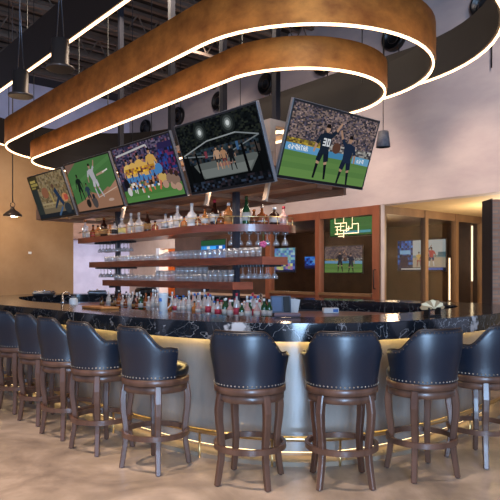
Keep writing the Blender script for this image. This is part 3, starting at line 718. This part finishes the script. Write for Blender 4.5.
def straight_shelf(tR,tL,nF,nB,z0,z1,label):
    r=empty('glass_shelf',(0,0,0),0,label,'shelf')
    m=MB(); m.prism([A(tR,nF)[:2],A(tL,nF)[:2],A(tL,nB)[:2],A(tR,nB)[:2]],z0,z1); m.build('shelf_board',M['redwood'],r)
    m=MB(); m.prism([A(tR-.012,nF)[:2],A(tR-.001,nF)[:2],A(tR-.001,nB)[:2],A(tR-.012,nB)[:2]],z0,z1); m.build('end_panel',M['redwood_lit'],r)  # thin slab carrying the painted lit tone of the end face
    for t in ((tR+.62 if z0<1.5 else tR+.5),3.79):
        m=MB()
        for n in (.055,): m.prism([A(t-.02,.05)[:2],A(t+.02,.05)[:2],A(t+.02,nF-.03)[:2],A(t-.02,nF-.03)[:2]],z0-.03,z0-.001)
        m.build('support_arm',M['steel_dark'],r)
    return r
straight_shelf(.30,4.42,.17,-.19,1.56,1.645,'middle mahogany shelf holding rows of clear glasses')
straight_shelf(.80,3.96,.17,-.12,1.285,1.37,'lowest and shortest mahogany shelf holding rows of clear glasses')

# ------------------------------------------------------------------ bottles
def bottle(name,H,r,kind,mg,ml,mc,pourer=False):
    root=empty(name,(0,0,0))
    sh={'round':[(r*.92,0),(r,.01),(r,.55*H),(r*.9,.62*H),(r*.45,.72*H),(r*.33,.78*H),(r*.33,.93*H)],
        'tall':[(r*.92,0),(r,.01),(r,.50*H),(r*.8,.58*H),(r*.42,.66*H),(r*.34,.74*H),(r*.34,.93*H)],
        'squat':[(r*.9,0),(r,.02),(r*1.05,.35*H),(r*.95,.52*H),(r*.4,.62*H),(r*.3,.70*H),(r*.3,.9*H)],
        'wine':[(r*.95,0),(r,.01),(r,.45*H),(r*.75,.58*H),(r*.38,.68*H),(r*.32,.93*H)]}[kind]
    m=MB(); m.lathe(sh,14); m.build('glass_body',M[mg],root)
    m=MB(); m.lathe([(r*1.02,.14*H),(r*1.02,.42*H)],14); m.build('bottle_label',M[ml],root)
    m=MB()
    if pourer: m.lathe([(r*.36,.90*H),(r*.36,.95*H),(r*.12,.96*H),(r*.10,1.1*H)],8)
    else: m.lathe([(r*.38,.88*H),(r*.38,H),(0,H)],10)
    m.build('bottle_cap',M[mc],root)
    return root
def rayY(px,pts):       # point of the polyline seen at fraction px of the frame width (used only to read plan positions off the plan curve)
    pass
# plan positions: distance along the shelf front (0 left end .. 1 right end), height, ...
acc=[0]
for a_,b_ in zip(front,front[1:]): acc.append(acc[-1]+(b_-a_).length)
def on_front(f,inset):
    d=f*acc[-1]
    for i in range(len(front)-1):
        if acc[i+1]>=d or i==len(front)-2:
            p=front[i].lerp(front[i+1],(d-acc[i])/(acc[i+1]-acc[i])); t=(front[i+1]-front[i]).normalized(); return p+Vector((-t.y,t.x))*inset
def f_at(px):           # fraction along the shelf whose viewing direction has slope px
    best=None
    for k in range(401):
        p=on_front(k/400,.13); x=250+600*p.x/p.y
        if best is None or abs(x-px)<best[0]: best=(abs(x-px),k/400)
    return best[1]
TOP=[(81,.29,.040,'round','g_clear','lab_white','g_orange','pale bottle with orange cap at the left end of the top shelf'),
(87.5,.19,.034,'squat','g_clear','lab_white','white','short pale bottle, second from the left on the top shelf'),
(93,.20,.040,'squat','g_amber','lab_red','black','squat reddish bottle, third from the left on the top shelf'),
(98,.18,.036,'round','g_orange','lab_gold','black','short orange bottle left of the dark whiskey bottle'),
(103.8,.28,.044,'round','g_dark','lab_gold','g_amber','dark brown whiskey bottle near the left post on the top shelf'),
(110,.17,.034,'squat','g_orange','lab_white','g_orange','small orange bottle right of the dark whiskey bottle'),
(114.5,.21,.036,'round','g_clear','lab_black','black','small clear bottle with dark cap above the left post'),
(122,.24,.043,'round','g_clear','lab_yellow','white','clear bottle with yellow label on the top shelf'),
(131,.29,.040,'tall','g_clear','lab_white','white','tall clear bottle with white label, right of the yellow label one'),
(139,.28,.042,'tall','g_clear','lab_white','g_white','tall clear bottle, left of the black one with the gold label'),
(147.5,.27,.040,'wine','g_dark','lab_gold','g_amber','black bottle with gold label on the top shelf'),
(155,.14,.038,'squat','g_amber','lab_red','black','very small squat red brown bottle on the top shelf'),
(165.5,.21,.046,'squat','g_clear','lab_black','steel','squat clear decanter bottle with dark label'),
(171,.17,.026,'round','g_white','lab_white','white','slim frosted white bottle beside the squat decanter'),
(177.5,.28,.043,'tall','g_clear','lab_white','white','tall clear bottle under the seam of the yellow team screen'),
(184,.14,.032,'squat','g_orange','lab_gold','black','tiny orange bottle between two tall clear bottles'),
(192,.28,.045,'tall','g_white','lab_white','white','tall milky white bottle at the middle of the top shelf'),
(198,.14,.032,'squat','g_amber','lab_white','black','tiny amber bottle right of the milky white bottle'),
(205,.20,.034,'wine','g_orange','lab_white','g_amber','slim orange pink bottle left of the red topped wine bottle'),
(214.5,.29,.042,'wine','g_dark','lab_white','red','dark wine bottle with red foil top'),
(220.5,.15,.036,'squat','g_amber','lab_gold','black','low amber bottle beside the dark wine bottle'),
(228,.245,.045,'round','g_orange','lab_gold','white','orange liqueur bottle in front of the right post'),
(239,.15,.036,'squat','g_clear','lab_white','g_amber','low clear bottle left of the green wine bottle'),
(246,.32,.040,'wine','g_green','lab_white','g_green','tall green wine bottle with white label'),
(254,.17,.042,'squat','g_amber','lab_black','g_orange','low dark amber bottle right of the green wine bottle'),
(262,.22,.054,'squat','g_amber','lab_white','chrome','squat amber bottle with silver pourer and white label'),
(274,.20,.050,'round','g_dark','lab_white','white','dark brown bottle, second from the right end of the top shelf'),
(283.5,.22,.044,'squat','g_pink','lab_white','red','pinkish bottle with red top at the rounded end of the shelf')]
for px,H,r_,k,mg,ml,mc,lab in TOP:
    b=bottle('liquor_bottle',H*(1.04 if 'pourer' not in lab else 1),r_*1.25,k,mg,ml,mc,'pourer' in lab)
    p=on_front(f_at(px),.13); b.location=(p.x,p.y,2.031); tag(b,lab,'bottle','liquor bottles on the top shelf')
# bottles on the back bar island: prototypes copied in rows
def rowpt(t,n): return A(t,n)
PRO=[]
for nm,H,r_,k,mg,ml,mc,lab in (('liquor_bottle',.25,.032,'round','g_dark','lab_gold','black','dark brown glass bottle in the crowd on the back bar'),
('liquor_bottle',.26,.032,'tall','g_clear','lab_white','white','clear bottle with white cap in the crowd on the back bar'),
('liquor_bottle',.24,.034,'round','g_clear','lab_red','red','clear bottle with red cap and red label on the back bar'),
('liquor_bottle',.25,.034,'round','g_clear','lab_white','blue','clear bottle with blue cap on the back bar'),
('liquor_bottle',.24,.033,'squat','g_amber','lab_white','black','amber bottle with black cap on the back bar'),
('liquor_bottle',.22,.032,'round','g_green','lab_white','white','green glass bottle with white cap on the back bar'),
('liquor_bottle',.23,.035,'tall','g_pink','lab_white','white','pale pink bottle on the back bar'),
('mixer_bottle',.19,.034,'squat','g_orange','lab_gold','black','short orange mixer bottle on the back bar')):
    b=bottle(nm,H,r_,k,mg,ml,mc); PRO.append([b,lab,False])
rn=random.Random(11)
def put(k,x,y,z=1.001,sc=1):
    P=PRO[k]
    o=P[0] if not P[2] else copy_tree(P[0]); P[2]=True
    o.location=(x,y,z); o.rotation_euler=(0,0,rn.uniform(0,6)); o.scale=(1,1,sc)
    tag(o,P[1],'bottle',P[1].split(' on the back')[0].split(' in the crowd')[0]+'s on the back bar')
used=[]
def seq(t):
    if t>2.9: return rn.choice([0,0,0,4,4,5,1])
    if t>1.9: return rn.choice([1,1,6,0,4,1,5])
    if t>.9: return rn.choice([1,6,7,2,3,1,4])
    return rn.choice([2,3,1,6,2,5])
t=.25
while t<3.55:
    for n in (.40,.30,.19):
        if rn.random()<.96:
            tt=t+rn.uniform(-.015,.015); p=A(tt,n+rn.uniform(-.012,.012))
            if all((p[0]-u)**2+(p[1]-v)**2>.0050 for u,v in used) and abs(250+600*p[0]/p[1]-163)>4.5:
                used.append((p[0],p[1])); put(seq(t),p[0],p[1],1.001,rn.uniform(.66,1.08)*(1 if tt<2.4 else .85))
    t+=.098
for x,y,k in ((.0,6.22,5),(.10,6.3,2),(-.03,6.38,1),(.2,6.22,5),(.16,6.40,0),(.07,6.13,6)):
    put(k,x,y,1.001,rn.uniform(.75,.95))
# white pitcher with a blue emblem
x,y=-.98,6.78
r=empty('pitcher',(x,y,1.001),0,'white pitcher with a blue emblem standing among the back bar bottles','pitcher')
m=MB(); m.lathe([(.045,0),(.05,.01),(.046,.12),(.056,.22),(.06,.245),(.052,.245),(.04,.1),(0,.03)],18); m.build('pitcher_body',M['white'],r)
m=MB(); m.tube([(.05,0,.2),(.09,0,.19),(.095,0,.12),(.048,0,.07)],.008,6); m.build('handle',M['white'],r)
m=MB(); m.box((-.02,-.05,.17),(.045,.006,.04),0,.3,None,.002); m.build('emblem',M['blue'],r)
# chrome beer taps
r=empty('beer_tap',(.115,6.62,1.001),0,'chrome beer tap tower behind the bottles under the shelf end','tap')
m=MB(); m.lathe([(.045,0),(.045,.012),(.024,.02),(.024,.24),(.0,.25)],16); m.build('column',M['chrome'],r)
m=MB(); m.tube([(0,-.02,.2),(0,-.08,.19),(0,-.085,.14)],.01,8); m.build('spout',M['chrome'],r)
m=MB(); m.tube([(-.08,0,0),(-.08,0,.26)],.008,8); m.build('side_pipe',M['chrome'],r)
# garnish: fruit heaps, pink flower
for i,(x,y,lab) in enumerate(((-.06,6.6,'low bowl of peeled fruit left of the chrome tap'),(.19,6.86,'low bowl of peeled fruit right of the chrome tap'))):
    r=empty('fruit_bowl',(x,y,1.001),0,lab,'bowl')
    m=MB(); m.lathe([(.03,0),(.07,.05),(.085,.10),(.08,.10),(.06,.05),(0,.02)],18); m.build('bowl',M['glassware'],r)
    for k in range(6):
        a=k*PI/3; m=MB(); m.lathe([(0,-.028),(.02,-.02),(.028,0),(.02,.02),(0,.028)],10,c=(.038*math.cos(a),.038*math.sin(a),.10 if k%2 else .12)); m.build('fruit',M['amberstuff' if k%3 else 'cream'],r)
# point of sale terminal
r=empty('cash_register',(.335,6.45,1.001),R(8),'dark blue touch screen cash register on the back bar','cash register')
m=MB(); m.box((0,0,.02),(.20,.18,.04),0,0,None,.008); m.build('register_base',M['black'],r)
m=MB(); T=Matrix.Translation((0,.02,.13))@Matrix.Rotation(R(-12),4,'X'); m.box((0,0,0),(.22,.03,.19),0,0,T,.006); m.build('monitor',mat('register_grey','4a5666',.3),r)
m=MB(); m.box((-.045,-.017,.0),(.10,.004,.15),0,0,T); m.build('display',mat('register_screen','60708a',.15),r)
m=MB(); m.box((.06,-.02,.0),(.07,.012,.17),0,0,T,.004); m.build('card_reader',M['black'],r)
# folded paper stack, napkin box
r=empty('receipt_papers',(.50,7.0,1.001),0,'crumpled white papers beside the cash register','papers')
for k in range(5):
    m=MB(); T=Matrix.Translation((.02*k-.04,.012*k,.085))@Matrix.Rotation(.25*(k-2),4,'Z')@Matrix.Rotation(.1*(k-2),4,'Y'); m.box((0,0,0),(.085,.008,.16),0,0,T); m.build('sheet',M['paper'],r)
r=empty('napkin_box',(.95,7.08,1.001),R(5),'white and blue napkin box on the back bar in front of the far counter','box')
m=MB(); m.box((0,0,.03),(.18,.10,.06),0,0,None,.004); m.build('box_body',M['paper'],r)
m=MB(); m.box((.05,-.051,.03),(.06,.003,.035)); m.build('blue_print',M['blue'],r)
# cutting board, bar mat
r=tag(MB().box((0,0,.012),(.46,.20,.024),0,0,None,.006).build('cutting_board',M['board'],None,(-1.56,6.24,1.101)),'orange wooden cutting board on the near counter, left of the bottles','cutting board'); r.rotation_euler.z=AX
m=MB(); m.tube([(-.11,0,.02),(-.1,0,.02),(.1,0,.02),(.11,0,.02)],[.012,.019,.019,.012],12)
o=m.build('rolled_bar_mat',M['mat_grey'],None,(.31,4.98,1.10)); tag(o,'rolled grey purple bar mat lying on the near counter','bar mat')
# napkin caddy on the near counter
r=empty('napkin_caddy',(1.55,5.10,1.101),R(20),'small dark caddy with fanned striped cream napkins on the marble counter','napkin holder')
m=MB(); m.box((0,0,.006),(.13,.08,.012)); m.box((-.055,0,.04),(.012,.07,.07)); m.box((.055,0,.04),(.012,.07,.07)); m.build('caddy_frame',M['black'],r)
for k in range(7):
    a=R(-84+k*28); m=MB(); T=Matrix.Translation((.006*(k-3),.006*(k-3),.070))@Matrix.Diagonal((1.35,1,.80,1))@Matrix.Rotation(a,4,'Y')
    m.add([(-.012,-.004,0),(.012,-.004,0),(.024,-.006,.075),(0,-.006,.09),(-.024,-.006,.075),(-.012,.004,0),(.012,.004,0),(.024,.006,.075),(0,.006,.09),(-.024,.006,.075)],[(0,1,2,3,4),(9,8,7,6,5),(0,5,6,1),(1,6,7,2),(2,7,8,3),(3,8,9,4),(4,9,5,0)],0,False,T)
    m.build('napkin',M['cream' if k%2 else 'napkin_tan'],r)
# left service area: chrome tap, glass, sink items
r=empty('bar_faucet',(-2.33,7.45,1.101),0,'polished faucet standing on the counter at the left','faucet')
m=MB(); m.lathe([(.028,0),(.028,.012),(.014,.02),(.014,.12),(0,.125)],14); m.build('column',M['chrome'],r)
m=MB(); m.tube([(0,0,.11),(.03,.03,.135),(.07,.06,.12),(.075,.065,.09)],.008,8); m.build('spout',M['chrome'],r)
r=empty('glass_jar',(-2.28,7.75,1.0),0,'white lidded jar just right of the counter faucet','jar')
m=MB(); m.lathe([(.05,0),(.055,.02),(.055,.13),(.04,.15),(0,.155)],16); m.build('jar_body',M['white'],r)
m=MB(); m.lathe([(.03,.155),(.03,.175),(0,.18)],12); m.build('lid',M['steel'],r)
m=MB(); m.box((0,0,.5),(.5,.4,1.0)); o=m.build('jar_stand',M['steel'],None,(-2.25,7.82,0)); tag(o,'stainless service cabinet under the white jar','cabinet'); o.rotation_euler.z=AX
for i,(x,y,h,lab) in enumerate(((-3.55,10.35,.05,'stainless container on the far counter, left one'),(-2.75,10.8,.05,'stainless container on the far counter, middle one'),(-1.85,10.7,.10,'dark coffee machine on the far counter behind the cutting board'))):
    r=empty('steel_container' if i<2 else 'coffee_machine',(x,y,1.101),.3*i,lab,'container' if i<2 else 'coffee machine')
    m=MB(); m.box((0,0,h/2),(.34,.26,h),0,0,None,.02); m.build('body',M['steel' if i<2 else 'black'],r)
    m=MB(); m.box((0,0,h+.012),(.30,.22,.02),0,0,None,.008); m.lathe([(.02,h+.022),(.012,h+.04),(0,h+.042)],10); m.build('lid',M['chrome' if i<2 else 'steel'],r)

# ------------------------------------------------------------------ glasses
def tumbler(h,r0,r1,name='tumbler'):
    m=MB(); m.lathe([(r0,0),(r1,h),(r1-.0025,h),(r0-.003,.012),(0,.010)],12)
    return m.build(name,M['glassware'])
def wineglass():
    m=MB(); # hanging upside down: foot at top z=0, bowl below
    m.lathe([(.032,0),(.032,-.003),(.006,-.008),(.004,-.065),(.006,-.078),(.022,-.090),(.034,-.110),(.038,-.140),(.0365,-.140),(.031,-.110),(.004,-.081)],12)
    return m.build('wine_glass',M['glassware'])
pr={}
def place(kind,mk,x,y,z,label,cat,group):
    if kind not in pr: pr[kind]=mk(); o=pr[kind]
    else: o=pr[kind].copy(); COL.objects.link(o)
    o.location=(x,y,z); tag(o,label,cat,group)
t=.42
while t<4.0:
    for n in (.11,):
        p=A(t,n)
        if t<2.3: place('hi',lambda:tumbler(.105,.028,.034),p[0],p[1],1.646,'tall clear tumbler in the rows on the middle shelf, right half','glass','tall tumblers on the middle shelf')
        else: place('lo',lambda:tumbler(.075,.030,.036,'rocks_glass'),p[0],p[1],1.646,'low clear rocks glass in the rows on the middle shelf, left half','glass','rocks glasses on the middle shelf')
    t+=.098
t=.90
while t<3.7:
    for n in (.11,):
        p=A(t,n)
        if t<1.35: place('pint',lambda:tumbler(.135,.027,.037,'pint_glass'),p[0],p[1],1.371,'clear pint glass at the right end of the lowest shelf','glass','pint glasses on the lowest shelf')
        elif t<2.05:
            for k in range(2): place('stk',lambda:tumbler(.085,.028,.035,'stacked_tumbler'),p[0],p[1],1.371+k*.086,'clear tumbler in the double height stacks on the lowest shelf','glass','stacked tumblers on the lowest shelf')
        elif t<2.5: place('pint',None,p[0],p[1],1.371,'clear pint glass left of the stacked tumblers on the lowest shelf','glass','pint glasses left of the stacks')
        else: place('lo',None,p[0],p[1],1.371,'low clear rocks glass at the left of the lowest shelf','glass','rocks glasses on the lowest shelf')
    t+=.098
# hanging racks with stem glasses
def rack(name,pts,z,label,glabel,ggroup,a):
    r=empty(name,(0,0,0),0,label,'glass rack')
    for k,(x,y) in enumerate(pts):
        for s in (-1,1):
            m=MB(); dx=math.cos(a)*.026*s; dy=math.sin(a)*.026*s
            nx,ny=-math.sin(a)*.13,math.cos(a)*.13
            m.prism([(x+dx-nx-.004,y+dy-ny),(x+dx-nx+.004,y+dy-ny),(x+dx+nx+.004,y+dy+ny),(x+dx+nx-.004,y+dy+ny)],z-.022,z-.001); m.build('rack_rail',M['black'],r)
        for q in (-.5,.4): place('wine',wineglass,x-math.sin(a)*.13*q,y+math.cos(a)*.13*q,z-.012,glabel,'glass',ggroup)
rp=[(-.22+i*.105,7.02+(.03 if i>4 else 0)) for i in range(7)]
rack('glass_rack',rp,1.945,'dark stem glass rack under the right end of the top shelf','upside down wine glass hanging under the right end of the top shelf','wine glasses hanging under the top shelf, right',0)
q=[A(3.45+i*.11,0.03)[:2] for i in range(8)]
rack('glass_rack',[p for p in q if (Vector(p)-Vector(A(3.79,0)[:2])).length>.07],1.945,'dark stem glass rack under the left end of the top shelf','upside down wine glass hanging under the left end of the top shelf','wine glasses hanging under the top shelf, left',AX)
q=[A(3.42+i*.11,0.03)[:2] for i in range(8)]
rack('glass_rack',[p for p in q if (Vector(p)-Vector(A(3.79,0)[:2])).length>.07],1.56,'dark stem glass rack under the left end of the middle shelf','upside down wine glass hanging under the left end of the middle shelf','wine glasses hanging under the middle shelf, left',AX)
q=[A(.36+i*.10,0.0)[:2] for i in range(5)]
rack('glass_rack',q,1.56,'dark stem glass rack under the right end of the middle shelf','upside down wine glass hanging under the right end of the middle shelf','wine glasses hanging under the middle shelf, right',AX)
m=MB(); 
for k in range(5):
    a=k*2*PI/5; m.lathe([(0,-.02),(.02,-.008),(.024,0),(.02,.008),(0,.02)],8,c=(.022*math.cos(a),0,.022*math.sin(a)))
o=m.build('pink_flower',M['pink'],None,(.15,6.83,1.80)); tag(o,'pink paper flower hanging among the wine glasses at the shelf end','flower')
m=MB(); m.tube([(0,0,.03),(0,.02,.145)],.003,5); s_=m.build('stem',M['green_leaf'],o)

# ------------------------------------------------------------------ bar stools
def sm(x): x=max(0,min(1,x)); return x*x*(3-2*x)
def make_stool():
    root=empty('bar_stool',(0,0,0))
    # swivel seat frame, two tiers
    m=MB(); m.lathe([(0,.585),(.232,.585),(.241,.591),(.241,.632),(.233,.638),(.10,.640)],48); m.build('apron_ring',M['walnut'],root)
    m=MB(); m.lathe([(0,.641),(.247,.641),(.254,.647),(.254,.685),(.247,.691),(.10,.693)],48); m.build('seat_frame',M['walnut'],root)
    m=MB(); m.lathe([(.10,.693),(.234,.695),(.250,.715),(.252,.748),(.238,.772),(.19,.786),(.1,.795),(0,.797)],44); m.build('seat',M['seat_leather'],root)
    # barrel back
    def top(a):
        a=abs(a); return .912+.151*(1-sm((a-37)/39)) - .012*sm((a-85)/14)
    na=64; amax=99; prof=[]
    vs=[];fs=[]
    nv=9
    def pt(a,v,outer):
        zt=top(a); z=.692+(zt-.692)*v
        u=(z-.692)/.37
        r=.250+.042*sm(u*1.25)-.006*u
        if not outer: r-=.036-.008*v
        # round the upper rim
        q=R(a)-PI/2
        return (r*math.cos(q),r*math.sin(q),z)
    cols=[]
    for i in range(na+1):
        a=-amax+2*amax*i/na
        ring_=[pt(a,v/nv,True) for v in range(nv+1)]
        o1=ring_[-1]; i1=pt(a,1,False); mid=((o1[0]+i1[0])/2,(o1[1]+i1[1])/2,o1[2]+.012)
        ring_+= [mid]+[pt(a,1-v/nv,False) for v in range(nv+1)]
        cols.append(ring_)
    nr=len(cols[0])
    for c_ in cols: vs+=c_
    for i in range(na):
        for j in range(nr-1): fs.append((i*nr+j,(i+1)*nr+j,(i+1)*nr+j+1,i*nr+j+1))
    m=MB(); m.add(vs,fs,0,True)
    for i in (0,na):
        c0=[i*nr+j for j in range(nr)]
        half=(nr-1)//2
        m.add([vs[k] for k in c0],[(j,j+1,nr-2-j,nr-1-j) for j in range(half)],0,False)
    back=m.build('backrest',M['leather'],root)
    m=MB(); m.tube([(cols[i][nv+1][0],cols[i][nv+1][1],cols[i][nv+1][2]-.001) for i in range(na+1)],.0075,6); m.build('piping',M['piping'],back)
    # nail heads: lower edge, and along the upper rim
    m=MB()
    for i in range(30):
        a=-96+192*i/29; q=R(a)-PI/2; r=.2535
        m.lathe([(.0066,0),(.005,.004),(0,.0055)],6,0,Matrix.Translation((r*math.cos(q),r*math.sin(q),.706))@Matrix.Rotation(q,4,'Z')@Matrix.Rotation(PI/2,4,'Y'))
    tag(m.build('lower_nail_trim',M['nail'],back),kind='stuff')
    m=MB()
    for i in range(32):
        a=-95+190*i/31; q=R(a)-PI/2; z=top(a)-.010; r=.2865
        m.lathe([(.0056,0),(.0042,.003),(0,.0042)],6,0,Matrix.Translation((r*math.cos(q),r*math.sin(q),z))@Matrix.Rotation(q,4,'Z')@Matrix.Rotation(PI/2,4,'Y'))
    tag(m.build('upper_nail_trim',M['dull_nail'],back),kind='stuff')
    # four curved legs
    path=[(.224,.640,.024),(.236,.585,.0255),(.244,.52,.0255),(.240,.43,.024),(.226,.33,.0225),(.221,.27,.022),(.227,.18,.021),(.241,.09,.020),(.255,.006,.019)]
    for k in range(4):
        q=PI/4+k*PI/2; ca,sa=math.cos(q),math.sin(q)
        vs=[];fs=[]
        for (r,z,w_) in path:
            b=w_*.28
            for x,y in ((-w_+b,-w_),(w_-b,-w_),(w_,-w_+b),(w_,w_-b),(w_-b,w_),(-w_+b,w_),(-w_,w_-b),(-w_,-w_+b)):
                vs.append(((r+x)*ca-y*sa,(r+x)*sa+y*ca,z))
        n=len(path)
        for i in range(n-1):
            for j in range(8): fs.append((i*8+j,(i+1)*8+j,(i+1)*8+(j+1)%8,i*8+(j+1)%8))
        fs+=[tuple(range(8)),tuple(range(n*8-1,n*8-9,-1))]
        m=MB(); m.add(vs,fs); lg=m.build('leg',M['walnut'],root)
        m=MB(); m.lathe([(.012,0),(.012,.006),(0,.006)],10,c=(.253*ca,.253*sa,0)); m.build('glide',M['black'],lg)
    c1=[Vector((.257*math.cos(k*PI/28),.257*math.sin(k*PI/28))) for k in range(56)]; c2=[p*(.233/.257) for p in c1]
    m=MB(); m.band(c1,c2,.244,.282); m.build('foot_ring',M['walnut'],root)
    return root
st=make_stool()
SP_=[((-2.92,7.05),-44,'farthest left bar stool, mostly hidden behind the next one at the photo edge'),
((-2.455,6.49),-43,'dark leather bar stool, second from the left, cut by the left photo edge'),
((-2.04,5.99),-42,'dark leather bar stool, third from the left end of the row'),
((-1.65,5.50),-42,'dark leather bar stool, fourth from the left end of the row'),
((-1.245,5.05),-40,'dark leather bar stool left of the one with its seat showing'),
((-.72,4.58),-32,'bar stool turned left with right arm and seat edge showing'),
((.0,4.25),-17,'bar stool seen from behind in front of the white marble vein'),
((.645,4.23),1,'bar stool seen squarely from behind, middle of the three nearest'),
((1.26,4.41),18,'bar stool turned slightly right, under the napkin caddy'),
((1.82,4.74),33,'rightmost bar stool, cut off by the right photo edge')]
for i,((x,y),a,lab) in enumerate(SP_):
    sw=(-10,-10,-10,-12,-13,-22,-3,-1,5,4)[i]
    o=st if i==0 else copy_tree(st)
    for ch in o.children:        # the seat swivels on the legs
        if ch.name.split('.')[0] in ('backrest','seat','seat_frame'): ch.rotation_euler=(0,0,R(sw))
    o.location=(x,y,0); o.rotation_euler=(0,0,R(a)); tag(o,lab,'bar stool','bar stools along the counter')

# ------------------------------------------------------------------ light
def light(kind,name,loc,energy,col,rot=(0,0,0),**kw):
    l=bpy.data.lights.new(name,kind); l.energy=energy; l.color=col
    for k,v in kw.items(): setattr(l,k,v)
    o=bpy.data.objects.new(name,l); COL.objects.link(o); o.location=loc; o.rotation_euler=rot; return o
def aim(o,tgt):
    d=Vector(tgt)-o.location; o.rotation_euler=d.to_track_quat('-Z','Y').to_euler()
wd=bpy.data.worlds.new('World'); S.world=wd; wd.use_nodes=True
bg=wd.node_tree.nodes['Background']; bg.inputs[0].default_value=(.62,.70,1.0,1); bg.inputs[1].default_value=.72
# tall shop windows behind the camera
a=light('AREA','window_daylight',(.9,-4.5,2.0),1150,(.42,.66,1.0),shape='RECTANGLE',size=2.2,size_y=3.4); aim(a,(.6,5,1.2))
# warm downlights along the ceiling in front of the bar
for x,y,e in ((-3.5,3.2,1500),(-1.1,2.4,1300),(1.6,2.0,260),(3.6,3.4,200)):
    a=light('SPOT','downlight',(x,y,6.6),e,(1.0,.80,.62),spot_size=R(75),spot_blend=.8,shadow_soft_size=.12)
# fill spots added to brighten the plaster wall, then fill over the bar
for t,n in ((-1.5,-3.6),(2.5,-3.6),(6.5,-3.4)):
    p=A(t,n); a=light('SPOT','wall_fill_spot',(p[0],p[1],6.9),650,(1.0,.84,.74),spot_size=R(85),spot_blend=1,shadow_soft_size=.2); q=Wp(t+.6,0,2.9); aim(a,q)
for t in (-2.2,-.2,2.0,4.5):
    p=Wp(t,-2.6,6.9); a=light('SPOT','wall_fill_spot',p,1150,(1.0,.74,.56),spot_size=R(38),spot_blend=1,shadow_soft_size=.2); aim(a,Wp(t,0,2.3))  # extra spots added for the warm brightening low on the wall
p=A(2.2,.1); light('AREA','bar_fill',(p[0],p[1],5.6),220,(1,.82,.64),(0,0,AX),shape='RECTANGLE',size=4,size_y=.8)  # unseen soft fill added high over the bar
p=A(2.2,.50); light('AREA','canopy_fill',(p[0],p[1],2.335),15,(1,.80,.62),(0,0,AX),shape='RECTANGLE',size=4.6,size_y=.06)  # both strips under the canopy are warm fill added to brighten the bottles
p=A(2.4,-.45); light('AREA','canopy_fill',(p[0],p[1],2.335),15,(1,.80,.62),(0,0,AX),shape='RECTANGLE',size=4.6,size_y=.06)
light('POINT','dome_bulb',(-4.72,12.0,2.50),40,(1.0,.72,.42),shadow_soft_size=.05)
light('SPOT','tan_wall_light',(-5.2,9.6,5.2),330,(1.0,.78,.55),spot_size=R(100),spot_blend=.9,shadow_soft_size=.2); aim(bpy.data.objects['tan_wall_light'],(-5.0,12.8,1.5))
p=Wp(8.2,.8,2.3); light('POINT','passage_lamp',p,60,(1,.62,.3),shadow_soft_size=.1)
p=Wp(-1.8,2.0,2.1); light('POINT','alcove_lamp',p,190,(1,.84,.62),shadow_soft_size=.15)
p=Wp(1.6,2.6,2.0); light('POINT','back_room_lamp',p,24,(1,.70,.45),shadow_soft_size=.15)
p=Wp(6.2,3.2,2.5); light('POINT','back_room_lamp',p,24,(1,.70,.45),shadow_soft_size=.15)
a=light('AREA','far_wall_fill',(-3.0,16.2,2.55),100,(.80,.84,1),shape='SQUARE',size=.8); aim(a,(-4.9,20.6,1.5))  # hidden fill added to brighten the far white wall

# ------------------------------------------------------------------ camera
cd=bpy.data.cameras.new('camera'); cam=bpy.data.objects.new('camera',cd); COL.objects.link(cam)
cam.location=(0,0,1.46); cam.rotation_euler=(PI/2,0,0)
cd.sensor_width=36; cd.lens=36*600/500; cd.shift_y=24/500; cd.clip_end=200
S.camera=cam
vs=S.view_settings; vs.view_transform='Standard'; vs.look='None'; vs.gamma=1; vs.use_curve_mapping=False; vs.exposure=0
